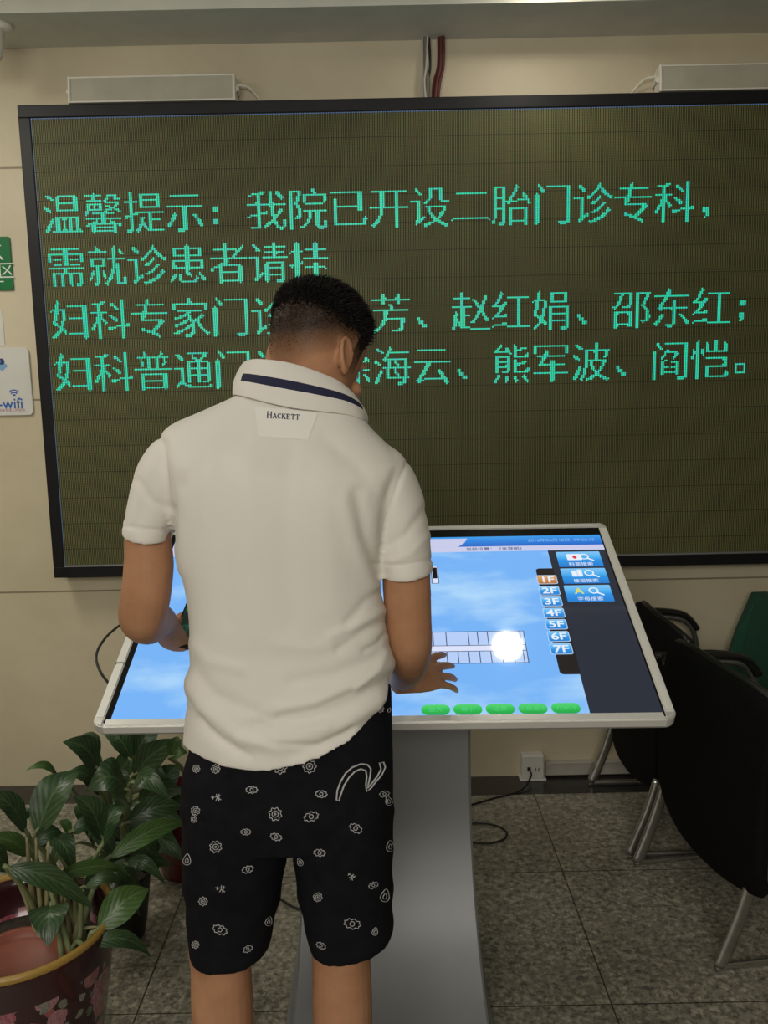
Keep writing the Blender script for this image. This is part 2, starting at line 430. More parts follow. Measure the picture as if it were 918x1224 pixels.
# cables from the ceiling into the top of the board
def cables(name, label, specs, x):
    t = empty(name, (x, 3.235, LZ1+fw), label, 'cable')
    for nm, m, pts, r in specs:
        bm = bmesh.new(); tube(bm, catmull(pts, 6), r, 8); obj(nm, bm, m, t, True)
M_GREYC = mat('grey cable', (.17, .16, .13), .5); M_WHITEC = mat('pale cable', (.55, .53, .46), .45); M_RED = mat('dark red cable', (.10, .018, .013), .5); M_DARKC = mat('black cable', (.012, .012, .012), .5)
zt, zb = SOFFIT_Z+.01, LZ1+fw-.006
cables('cable_bundle', 'grey and pale cables dropping from the ceiling into the board', [
    ('grey_cable', M_GREYC, [(.178, 3.235, zt), (.178, 3.235, 2.66), (.184, 3.232, 2.6), (.178, 3.235, zb)], .008),
    ('pale_cable', M_WHITEC, [(.186, 3.228, zt), (.180, 3.226, 2.66), (.172, 3.226, 2.60), (.180, 3.23, zb)], .004),
    ('black_cable', M_DARKC, [(.190, 3.238, zt), (.194, 3.238, 2.66), (.185, 3.236, 2.60), (.187, 3.236, zb)], .004),
    ('thin_cable', M_WHITEC, [(.168, 3.238, zt), (.169, 3.238, 2.66), (.167, 3.236, 2.60), (.168, 3.236, zb)], .0025)], .18)
cables('cable_bundle', 'dark red cables dropping from the ceiling beside the grey ones', [
    ('red_cable', M_RED, [(.232, 3.235, zt), (.230, 3.235, 2.66), (.216, 3.233, 2.60), (.208, 3.235, zb)], .008),
    ('red_cable', M_RED, [(.240, 3.230, zt), (.239, 3.230, 2.66), (.226, 3.229, 2.60), (.216, 3.232, zb)], .0055),
    ('red_cable', M_RED, [(.224, 3.240, zt), (.222, 3.240, 2.66), (.205, 3.238, 2.60), (.200, 3.238, zb)], .0045)], .22)

# round downlight in the ceiling whose mirror image lies on the kiosk's screen
DLX, DLY, DLR = .545, 2.80, .070
t = empty('downlight', (DLX, DLY, CEIL_Z), 'round lit downlight in the ceiling above the kiosk', 'lamp')
bm = bmesh.new(); lathe(bm, [(DLR, -.012), (DLR+.02, -.012), (DLR+.022, -.004), (DLR+.022, .0)], (DLX, DLY, CEIL_Z)); obj('trim_ring', bm, M_WHITEP, t)
bm = bmesh.new(); poly(bm, [(DLX+DLR*math.cos(2*PI*k/32), DLY+DLR*math.sin(2*PI*k/32), CEIL_Z-.010) for k in range(32)][::-1])
obj('lens', bm, mat('lit lamp lens', (1, 1, 1), .3, emis=(1, .95, .86), estr=26.0), t)

# surveillance camera in the upper left corner of the view
p = px(-9, 40, 3.0)
t = empty('surveillance_camera', (p.x, 3.0, SOFFIT_Z), 'white ceiling camera with a black lens at the upper left', 'camera')
bm = bmesh.new(); lathe(bm, [(0.0, 0), (.05, 0), (.052, -.012), (.045, -.022), (0, -.022)], (p.x-.01, 3.0+.06, SOFFIT_Z), 28); obj('mount', bm, M_WHITEP, t, True)
bm = bmesh.new(); tube(bm, [(p.x-.01, 3.06, SOFFIT_Z-.018), (p.x-.01, 3.055, SOFFIT_Z-.05)], .012); obj('arm', bm, M_WHITEP, t, True)
Mc = Matrix.Translation((p.x-.012, 3.03, SOFFIT_Z-.062)) @ Matrix.Rotation(math.radians(158), 4, 'X')
bm = bmesh.new(); lathe(bm, [(0, -.05), (.026, -.048), (.032, -.04), (.032, .05), (.028, .056), (0, .056)], (0, 0, 0), 28, Mc); obj('body', bm, M_WHITEP, t, True)
bm = bmesh.new(); lathe(bm, [(.0, .0565), (.024, .0565), (.024, .062), (.016, .068), (0, .07)], (0, 0, 0), 24, Mc); obj('lens', bm, mat('black lens glass', (.005, .005, .006), .08), t, True)

# ------------------------------------------------------------------ notices on the wall at the left
M_PAPER = noisy('white card', (.62, .62, .58), (.68, .67, .63), 12, .45)
def wall_M(x, z, d=0.0): return plane_mat((x, WALL_Y-d, z), (1, 0, 0), (0, 0, 1))
gx1, gz0, gz1 = -1.336, 1.924, 2.113; gw = .36
t = empty('green_sign', (gx1-gw/2, WALL_Y, gz0), 'green wall sign with white lettering left of the LED board', 'sign')
bm = bmesh.new(); prism(bm, rrect(gw, gz1-gz0, .006), wall_M(gx1-gw/2, (gz0+gz1)/2), .001, .008, .001)
obj('panel', bm, noisy('green acrylic', (.01, .155, .045), (.012, .175, .052), 10, .3), t)
M_SIGNW = mat('white sign print', (.72, .74, .68), .5)
bm = bmesh.new()
text_bm('诊区', .062, wall_M(gx1-.052, 1.990, .0085), bm)
text_bm('候', .062, wall_M(gx1-.15, 1.990, .0085), bm)
M_ = wall_M(0, 0, .0085)
for z in (1.955, 2.082): box(bm, (gx1-gw/2-.01, WALL_Y-.0086, z), (gw-.045, .0006, .004))
poly(bm, [M_ @ Vector(q) for q in ((gx1-.052, 2.062, 0), (gx1-.075, 2.032, 0), (gx1-.066, 2.032, 0), (gx1-.050, 2.053, 0), (gx1-.034, 2.032, 0), (gx1-.026, 2.032, 0))])
obj('lettering', bm, M_SIGNW, t)
# blank paper
bm = bmesh.new(); prism(bm, rrect(.21, .127, .004), wall_M(-1.387-.105, 1.789), .0008, .0025)
tag(obj('paper_notice', bm, M_PAPER), 'white paper notice between the green sign and the wifi card', 'notice')
# wifi card
wx1, wz0, wz1 = -1.299, 1.469, 1.718; ww = .25
t = empty('wifi_card', (wx1-ww/2, WALL_Y, wz0), 'white rounded card with blue wifi logo left of the LED board', 'sign')
bm = bmesh.new(); prism(bm, rrect(ww, wz1-wz0, .018, 8), wall_M(wx1-ww/2, (wz0+wz1)/2), .001, .010, .0015)
obj('card', bm, M_PAPER, t)
M_WB1 = mat('blue print', (.02, .11, .42), .5); M_WB2 = mat('light blue print', (.19, .38, .62), .5); M_WB3 = mat('pale teal print', (.16, .42, .55), .5); M_WN = mat('dark blue print', (.012, .03, .14), .5); M_WP = mat('pink print', (.45, .2, .3), .5)
d = .0104; cx = wx1-.155; cz = 1.585
def arc(bm, r0, r1, a0, a1, c, dd, n=24):
    A = [(c[0]+r1*math.cos(math.radians(a0+(a1-a0)*i/n)), WALL_Y-dd, c[1]+r1*math.sin(math.radians(a0+(a1-a0)*i/n))) for i in range(n+1)]
    B = [(c[0]+r0*math.cos(math.radians(a0+(a1-a0)*i/n)), WALL_Y-dd, c[1]+r0*math.sin(math.radians(a0+(a1-a0)*i/n))) for i in range(n+1)]
    for i in range(n): poly(bm, [B[i], B[i+1], A[i+1], A[i]])
bm = bmesh.new(); arc(bm, .070, .100, 42, 138, (cx, cz), d); arc(bm, .020, .050, 42, 138, (cx, cz), d+.0001)
obj('wave_mark', bm, M_WB2, t)
bm = bmesh.new(); prism(bm, rrect(.082, .022, .010), wall_M(cx+.022, cz+.083), d+.0001, d+.0004); obj('badge', bm, M_WN, t)
bm = text_bm('wifi', .02, wall_M(cx+.038, cz+.083, d+.0007)); obj('lettering', bm, M_WB2, t)
bm = bmesh.new(); text_bm('i-wifi', .055, wall_M(wx1-.088, 1.512, d), bm, bold=.012)
arc(bm, .004, .010, 45, 135, (wx1-.066, 1.538), d); arc(bm, .014, .019, 45, 135, (wx1-.066, 1.538), d); arc(bm, .023, .027, 45, 135, (wx1-.066, 1.538), d)
obj('lettering', bm, M_WB1, t)
bm = text_bm('无线网络免费上网体验', .0125, wall_M(wx1-.092, 1.488, d)); obj('small_lettering', bm, M_WP, t)

# ------------------------------------------------------------------ socket box on the floor by the wall
t = empty('power_socket', (.566, WALL_Y, 0), 'white power socket box standing at the foot of the wall', 'socket')
bm = bmesh.new(); box(bm, (.566, WALL_Y-.022, .055), (.086, .044, .094), .004); box(bm, (.566, WALL_Y-.026, .004), (.104, .052, .008), .002)
M_SOCK = mat('white plastic', (.62, .61, .57), .4); obj('box', bm, M_SOCK, t)
bm = bmesh.new()
for dx, a in ((-.014, 0), (.010, 0), (.022, 12)):
    M = Matrix.Translation((.566+dx, WALL_Y-.0445, .045)) @ Matrix.Rotation(math.radians(a), 4, 'Y'); box(bm, (0, 0, 0), (.003, .002, .014), 0, M)
box(bm, (.550, WALL_Y-.0455, .048), (.014, .004, .016), .002)
obj('slot', bm, M_DARKC, t)
bm = bmesh.new(); tube(bm, catmull([(.552, WALL_Y-.048, .045), (.552, WALL_Y-.075, .03), (.50, 3.12, .006), (.38, 3.06, .005), (.26, 2.99, .005), (.18, 2.90, .005), (.10, 2.72, .005), (.06, 2.50, .005), (.02, 2.33, .005)], 8), .0035, 8)
tag(obj('floor_cable', bm, M_DARKC, None, True), 'thin dark cord running on the floor from the wall socket to the kiosk', 'cord')
P = [pz(x, y, .006) for x, y in ((540, 988), (566, 984), (590, 986), (605, 994), (602, 1003), (585, 1008), (566, 1007), (540, 1004))]
bm = bmesh.new(); tube(bm, catmull(P, 8), .0035, 8)
tag(obj('cord_loop', bm, M_DARKC, None, True), 'loop of black cord lying on the floor beside the kiosk stand', 'cord')
P = [pz(x, y, .006) for x, y in ((300, 1058), (325, 1068), (340, 1078), (356, 1086), (385, 1092))]
bm = bmesh.new(); tube(bm, catmull(P, 8), .0035, 8)
tag(obj('floor_cable', bm, M_DARKC, None, True), 'short black cord on the floor seen between the person\'s legs', 'cord')

# ------------------------------------------------------------------ touch-screen kiosk
K_O = Vector((-.0119, 1.78, .8391)); K_T, K_Y = .4268, -.019
K_EX = Vector((math.cos(K_Y), math.sin(K_Y), 0)); K_EY = Vector((-math.sin(K_Y)*math.cos(K_T), math.cos(K_Y)*math.cos(K_T), math.sin(K_T)))
KM = plane_mat(K_O, K_EX, K_EY); KW, KL = 1.2688, .7594
kiosk = empty('touch_kiosk', (K_O.x, 2.0, 0), 'silver framed touch-screen kiosk with tilted lit display on a grey stand', 'kiosk')
M_ALU = mat('brushed aluminium', (.82, .81, .78), .32, .3)
_n = noise(M_ALU, 6, 3, .5); _t = N(M_ALU, 'ShaderNodeMapping'); _t.inputs['Scale'].default_value = (1, 30, 30)
_c = N(M_ALU, 'ShaderNodeTexCoord'); L(M_ALU, _c.outputs['Object'], _t.inputs[0]); L(M_ALU, _t.outputs[0], _n.inputs['Vector']); bump(M_ALU, _n.outputs[0], .04)
M_ALUW = noisy('white satin aluminium', (.80, .79, .74), (.84, .83, .78), 9, .35, 0.0)
M_CORNER = noisy('silver plastic corner', (.60, .59, .55), (.66, .65, .61), 20, .4, .3)
M_BEZEL = mat('black glass bezel', (.006, .006, .008), .06)
def kP(u, v, h=0.0): return KM @ Vector((u, v, h))
# frame: four profiles with rounded corner caps
fr = .024
def kprism(pts, z0, z1, bev=0.0):
    bm = bmesh.new(); prism(bm, pts, KM, z0, z1, bev); return bm
def rect(u0, v0, u1, v1): return [(u0, v0), (u1, v0), (u1, v1), (u0, v1)]
U0, U1 = -KW/2, KW/2
obj('side_profile', kprism(rect(U0, fr, U0+fr, KL-fr), -.045, 0, .004), M_ALUW, kiosk)
obj('side_profile', kprism(rect(U1-fr, fr, U1, KL-fr), -.045, 0, .004), M_ALUW, kiosk)
obj('front_profile', kprism(rect(U0+fr, 0, U1-fr, fr), -.026, 0, .004), M_ALU, kiosk)
obj('rear_profile', kprism(rect(U0+fr, KL-fr, U1-fr, KL), -.045, 0, .004), M_ALU, kiosk)
for su, v, a in ((-1, 0, 180), (1, 0, 270), (1, 1, 0), (-1, 1, 90)):
    c = (su*(KW/2-fr), fr if v == 0 else KL-fr)
    pts = [(c[0], c[1])]+[(c[0]+fr*math.cos(math.radians(a+90*i/8)), c[1]+fr*math.sin(math.radians(a+90*i/8))) for i in range(9)]
    obj('corner_cap', kprism(pts, -.040 if v else -.026, .0006, .003), M_CORNER, kiosk)
bm = kprism(rect(U0-.0008, .198, U0+fr+.0008, .202), -.03, .0008); obj('joint_line', bm, mat('grey joint strip', (.2, .2, .19), .5), kiosk)  # thin grey strip across the left profile marks its joint
# housing under the display, chamfered towards the bottom
rings = [[kP(u, v, h) for u, v in rrect(KW-.004-2*i_, KL-.004-2*i_, .02)] for h, i_ in ((-.010, .002), (-.030, .002), (-.042, .016), (-.070, .07))]
rings = [[p+K_EY*(KL/2) for p in r] for r in rings]
bm = bmesh.new(); loft(bm, rings); obj('housing', bm, noisy('grey lacquered steel', (.22, .22, .215), (.25, .25, .24), 12, .5), kiosk)
bm = kprism(rect(U0+fr-.001, fr-.012, U1-fr+.001, KL-fr+.001), -.010, -.0022); obj('bezel', bm, M_BEZEL, kiosk)
bz0 = -.0022
# the lit picture: sky background
LU0, LU1, LV0, LV1 = -.597, .607, .0185, .700
def screen(name, c, **k): return mat(name, (.006, .006, .008), .05, emis=c, **k)
def sky_mat():
    m = screen('lit sky picture', (.4, .65, 1))
    t = N(m, 'ShaderNodeTexCoord'); mp = N(m, 'ShaderNodeMapping'); mp.inputs['Scale'].default_value = (2.2, 4.5, 4.5)
    L(m, t.outputs['Object'], mp.inputs[0]); n = noise(m, 1.7, 4, .5, vec=mp.outputs[0])
    s = N(m, 'ShaderNodeSeparateXYZ'); L(m, t.outputs['Object'], s.inputs[0])
    g = ramp(m, math_(m, 'MULTIPLY', math_(m, 'SUBTRACT', s.outputs[2], .02), 2.6), [(.02, (.24, .70, .98)), (.3, (.29, .75, .98)), (.6, (.22, .58, .95)), (1., (.18, .45, .92))]).outputs[0]
    c = mix(m, ramp(m, n.outputs[0], [(.48, (0, 0, 0)), (.72, (.75, .75, .75))]).outputs[0], g, (.55, .80, .98))
    L(m, c, bsdf(m).inputs['Emission Color']); return m
def kui(name, polys, h, m, parent=None):
    bm = bmesh.new()
    for p in polys: poly(bm, [kP(u, v, bz0+h) for u, v in p])
    bm.normal_update()
    for f in bm.faces:
        if f.normal.dot(KM.to_3x3() @ Vector((0, 0, 1))) < 0: f.normal_flip()
    return obj(name, bm, m, parent or kiosk)
def frame_at(o, u, v):      # object origin for materials in object space
    pass
disp = kui('display', [rect(LU0, LV0, LU1, LV1)], .0003, sky_mat())
def grad(name, stops, lo, hi, axis=2):
    m = screen(name, (1, 1, 1)); t = N(m, 'ShaderNodeTexCoord'); s = N(m, 'ShaderNodeSeparateXYZ'); L(m, t.outputs['Generated'], s.inputs[0])
    L(m, ramp(m, s.outputs[axis], stops).outputs[0], bsdf(m).inputs['Emission Color']); return m
M_HDR = grad('lit blue header', [(0, (.02, .13, .55)), (.5, (.03, .22, .72)), (1, (.05, .33, .80))], 0, 1)
M_PALE = screen('lit pale bar', (.58, .60, .82)); M_DARKP = screen('lit slate panel', (.024, .028, .042)); M_DARKF = screen('lit dark strip', (.018, .014, .013))
M_UIW = screen('lit white', (.80, .86, .96)); M_UIB = screen('unlit black', (.005, .006, .01)); M_UIL = screen('dark blue plan line', (.04, .07, .16))
M_ROOM = screen('lit room blue', (.47, .62, .93)); M_CORR = screen('lit corridor', (.72, .76, .96)); M_RED_ = screen('lit red', (.7, .03, .03)); M_YEL = screen('lit yellow', (.75, .70, .12))
kui('status_bar', [rect(LU0, .652, LU1, LV1)], .0005, M_HDR)
kui('pale_swoosh', [[(LU0, .652), (.205, .652), (.222, .668), (.233, .690), (.231, .6915), (LU0, .6915)]], .0006, M_PALE)
kui('title_bar', [rect(LU0, .628, LU1, .652)], .0005, M_PALE)
kui('side_panel', [rect(.45, LV0, LU1, .628)], .0005, M_DARKP)
pts = [(u+.4465, v+.344) for u, v in rrect(.083, .404, .010)]
kui('floor_menu', [[(min(u, .452) if u > .45 else u, v) for u, v in pts]], .0007, M_DARKF)
M_BTN = grad('lit blue button', [(0, (.02, .20, .62)), (.45, (.03, .30, .78)), (.6, (.07, .42, .86)), (1, (.22, .56, .92))], 0, 1)
M_BTO = grad('lit orange button', [(0, (.45, .17, .04)), (.5, (.62, .27, .08)), (1, (.75, .42, .18))], 0, 1)
M_GRN = grad('lit green button', [(0, (.02, .34, .06)), (.5, (.03, .52, .09)), (1, (.10, .66, .18))], 0, 1)
M_RIM = screen('lit button rim', (.45, .62, .85))
def ktext(body, size, u, v, h, m, parent, name='lettering', bold=.0, sx=1.0):
    M = KM @ Matrix.Translation((u, v, bz0+h)) @ Matrix.Diagonal((sx, 1, 1, 1))
    return obj(name, text_bm(body, size, M, bold=bold), m, parent)
for i, v in enumerate((.4966, .4499, .4057, .3608, .317, .2723, .2282)):
    u = .4287-.0012*i
    b = kui('floor_button', [[(u+x, v+y) for x, y in rrect(.053, .0385, .006)]], .0009, M_RIM)
    kui('button_face', [[(u+x, v+y) for x, y in rrect(.049, .0345, .005)]], .0011, M_BTO if i == 0 else M_BTN, b)
    ktext('%dF' % (i+1), .034, u, v-.001, .0013, M_UIW, b, bold=.02, sx=1.15)
for i, (u0, v0, v1) in enumerate(((.4702, .551, .6195), (.4702, .4778, .544), (.4672, .4022, .4705))):
    u1 = u0+.119; uc = (u0+u1)/2
    b = kui('search_button', [[((u0+u1)/2+x, (v0+v1)/2+y) for x, y in rrect(u1-u0, v1-v0, .003)]], .0007, M_BTN)
    ktext(('科室搜索', '楼层搜索', '字母搜索')[i], .0165, uc, v0+.011, .0009, M_UIW, b)
    if i == 0:
        kui('card_icon', [[(uc-.013+x, v0+.044+y) for x, y in rrect(.040, .028, .003)]], .0009, M_UIW, b)
        kui('cross_icon', [rect(uc-.018, v0+.040, uc-.006, v0+.046), rect(uc-.015, v0+.036, uc-.009, v0+.050)], .0011, M_RED_, b)
    elif i == 1:
        kui('building_icon', [rect(uc-.032, v0+.030, uc-.018, v0+.056), rect(uc-.017, v0+.030, uc-.004, v0+.060)], .0009, M_UIW, b)
    else: ktext('A', .034, uc-.024, v0+.043, .0010, M_YEL, b, 'letter_icon', .02)
    bm = bmesh.new(); cu, cv = uc+.014, v0+.045
    ribbon(bm, [kP(cu+.011*math.cos(a), cv+.011*math.sin(a), bz0+.0013) for a in np.linspace(0, 2*PI, 20, endpoint=False)], .004, KM.to_3x3() @ Vector((0, 0, 1)), True)
    ribbon(bm, [kP(cu+.008, cv-.008, bz0+.0013), kP(cu+.024, cv-.019, bz0+.0013)], .005, KM.to_3x3() @ Vector((0, 0, 1)))
    obj('lens_icon', bm, M_UIW, b)
for i, (u, v) in enumerate(((.1156, .0364), (.1861, .0371), (.2571, .0371), (.3285, .0385), (.4003, .0395))):
    b = kui('round_button', [[(u+x, .0375+y) for x, y in rrect(.0635, .0312, .0150, 8)]], .0007, M_GRN)
    ktext(('放大', '缩小', '还原', '切换显示', 'TOP15')[i], .0155, u, .0375, .0009, mat('faded green lettering', (.01, .01, .01), .1, emis=(.10, .62, .20)) if i == 0 else bpy.data.materials['faded green lettering'], b)
ktext('2016年06月18日  09:26:13', .017, .495, .676, .0008, mat('lit pale blue lettering', (.01, .01, .01), .1, emis=(.25, .48, .85)), kiosk, 'clock_lettering')
ktext('当前位置：（未导航）', .0165, .308, .6385, .0008, M_UIL, kiosk, 'title_lettering', .012)
# floor plan: two rows of rooms with a corridor between, and a stair block above
plan = kui('floor_plan', [rect(-.42, .1830, .3390, .2945)], .0005, M_ROOM)
kui('corridor', [rect(-.42, .2245, .3300, .2447)], .0006, M_CORR, plan)
bm = bmesh.new(); nrm = KM.to_3x3() @ Vector((0, 0, 1)); hh = bz0+.0008
def kl(a, b, wd=.0022): ribbon(bm, [kP(a[0], a[1], hh), kP(b[0], b[1], hh)], wd, nrm)
for v in (.1830, .2245, .2447, .2945): kl((-.42, v), (.3395, v))
kl((.3390, .183), (.3405, .2945)); kl((.3300, .183), (.3310, .2945))
for u in (.1516, .2056, .2278, .2521, .29, .12, .06, .02, -.05, -.12, -.2, -.29, -.36): kl((u, .2447), (u, .2945))
for u in (.1244, .1503, .1766, .2021, .2276, .254, .2805, .3078, .09, .05, .02, -.06, -.12, -.2, -.27, -.34): kl((u, .183), (u, .2245))
for a, b in (((.1262, .488), (.1262, .563)), ((.1262, .563), (.1435, .563)), ((.1435, .563), (.1435, .488)), ((.1435, .488), (.1262, .488)), ((.1205, .437), (.1205, .563)),
             ((.06, .437), (.1205, .437)), ((-.02, .404), (.06, .404)), ((.0, .404), (.0, .288)), ((.06, .437), (.06, .2945)), ((.012, .345), (.06, .345))): kl(a, b)
obj('plan_lines', bm, M_UIL, plan)
kui('plan_room', [rect(.0, .2945, .06, .404)], .0005, M_CORR, plan)
kui('plan_room', [rect(.1262, .488, .1435, .563)], .0005, M_CORR, plan)
kui('stair_block', [rect(.1285, .509, .1412, .557)], .0009, M_UIB, plan)
# stand: a bent steel plate flaring into a foot
prof = catmull([(2.085, .74, .435), (2.085, .60, .435), (2.075, .46, .436), (2.03, .33, .440), (1.96, .21, .447), (1.87, .115, .457), (1.78, .060, .465), (1.72, .045, .470)], 14)
def stand_ring(p, i):
    a = prof[max(i-1, 0)]; b = prof[min(i+1, len(prof)-1)]; t = Vector((0, b.x-a.x, b.y-a.y)).normalized(); nn = Vector((0, t.z, -t.y))
    if nn.y < 0: nn = -nn
    c = Vector((K_O.x+.003, p.x, p.y)); hw = p.z/2; th = .05
    back = c+nn*th; back.z = max(back.z, .004)
    r = .006
    return [c+Vector((-hw, 0, 0))+nn*r, c+Vector((-hw+r, 0, 0)), c+Vector((hw-r, 0, 0)), c+Vector((hw, 0, 0))+nn*r, back+Vector((hw, 0, 0)), back+Vector((-hw, 0, 0))]
bm = bmesh.new(); loft(bm, [stand_ring(p, i) for i, p in enumerate(prof)])
M_STEEL = noisy('grey sprayed steel', (.235, .24, .25), (.27, .275, .285), 3.0, .42, .2)
_s = obj('stand_plate', bm, M_STEEL, kiosk, True); _s.data.set_sharp_from_angle(angle=math.radians(30))
bm = bmesh.new(); box(bm, (K_O.x, 2.17, .42), (.34, .12, .80), .01); obj('column', bm, mat('dark grey steel', (.08, .08, .085), .5), kiosk)
bm = bmesh.new(); box(bm, (K_O.x, 2.03, .020), (.50, .60, .040), .006); obj('base_plate', bm, noisy('grey base steel', (.2, .2, .21), (.24, .24, .25), 3, .5), kiosk)
# thin black cable looping from behind the display at the left
P = [px(127, 814, 2.02)] ; P = [px(131, 818, 1.94), px(120, 803, 1.96), px(115, 784, 2.0), px(124, 765, 2.06), px(141, 749, 2.12), px(160, 739, 2.16), px(176, 735, 2.20)]
bm = bmesh.new(); tube(bm, catmull(P, 7), .0032, 8); obj('cable', bm, M_DARKC, kiosk, True)

# ------------------------------------------------------------------ the person
person = empty('person', (-.16, 1.48, 0), 'person seen from behind in white polo shirt and black printed shorts, touching the kiosk screen', 'person')
def se(v, n):          # signed power for superellipses
    return math.copysign(abs(v)**(2.0/n), v)
def ring_lr(Lp, Rp, yc, rb, rf, n=2.5, seg=48, k=1.0):
    """closed body section from the picture's left and right outline, a depth, and the radii to the back and to the front"""
    a = px(*Lp, yc); b = px(*Rp, yc); c = (a+b)/2; hx = (b-a)/2*k
    out = []
    for i in range(seg):
        t = 2*PI*i/seg; s = math.sin(t); r = (rb if s > 0 else rf)*k
        out.append(c+hx*se(math.cos(t), n)+Vector((0, -r*se(s, n), 0)))
    return out
def densify(rings, k=3):
    n = len(rings[0]); cols = [catmull([r[i] for r in rings], k) for i in range(n)]
    return [[c[j] for c in cols] for j in range(len(cols[0]))]
TORSO = [((221, 855), (470, 800), 1.490, .118, .120), ((226, 800), (468, 768), 1.490, .110, .122), ((229, 765), (463, 745), 1.487, .106, .118),
         ((225, 710), (457, 712), 1.482, .107, .112), ((213, 660), (455, 682), 1.478, .110, .110), ((206, 620), (461, 648), 1.475, .114, .110),
         ((199, 582), (468, 613), 1.473, .116, .106), ((193, 550), (478, 582), 1.472, .112, .100), ((190, 529), (486, 561), 1.474, .100, .092),
         ((203, 509), (470, 538), 1.478, .086, .080), ((240, 492), (447, 515), 1.482, .074, .070), ((280, 474), (432, 497), 1.488, .066, .066)]
# --- head frame: bowed and turned to the right
HC = px(376, 422, 1.515); PSI, BOW = math.radians(34), math.radians(32)
H_F = Vector((math.sin(PSI)*math.cos(BOW), math.cos(PSI)*math.cos(BOW), -math.sin(BOW)))
H_U = Vector((math.sin(PSI)*math.sin(BOW), math.cos(PSI)*math.sin(BOW), math.cos(BOW)))
H_R = Vector((math.cos(PSI), -math.sin(PSI), 0))
HM = Matrix(((H_R.x, H_F.x, H_U.x, HC.x), (H_R.y, H_F.y, H_U.y, HC.y), (H_R.z, H_F.z, H_U.z, HC.z), (0, 0, 0, 1)))
HMI = HM.inverted()
HP = [(-.122, .080, .030, .014), (-.112, .092, .008, .034), (-.092, .096, -.015, .048), (-.070, .092, -.040, .056), (-.045, .090, -.062, .0625), (-.020, .090, -.080, .068),
      (.010, .088, -.092, .0725), (.040, .092, -.098, .0765), (.068, .084, -.094, .0735), (.092, .062, -.076, .060), (.108, .034, -.048, .040), (.116, .006, -.014, .014)]
def head_pt(z, th, off=0.0):
    """th: 0 = right side, 90 = back, 180 = left, 270 = face"""
    zs = [p[0] for p in HP]
    yf, yb, wd = (np.interp(z, zs, [p[k] for p in HP]) for k in (1, 2, 3))
    c, s = math.cos(th), math.sin(th)
    yc = (yf+yb)/2; ry = (yf-yb)/2
    return Vector(((wd+off)*se(c, 2.2), yc-(ry+off)*se(s, 2.2), z+(off*.6 if z > .06 else 0)))
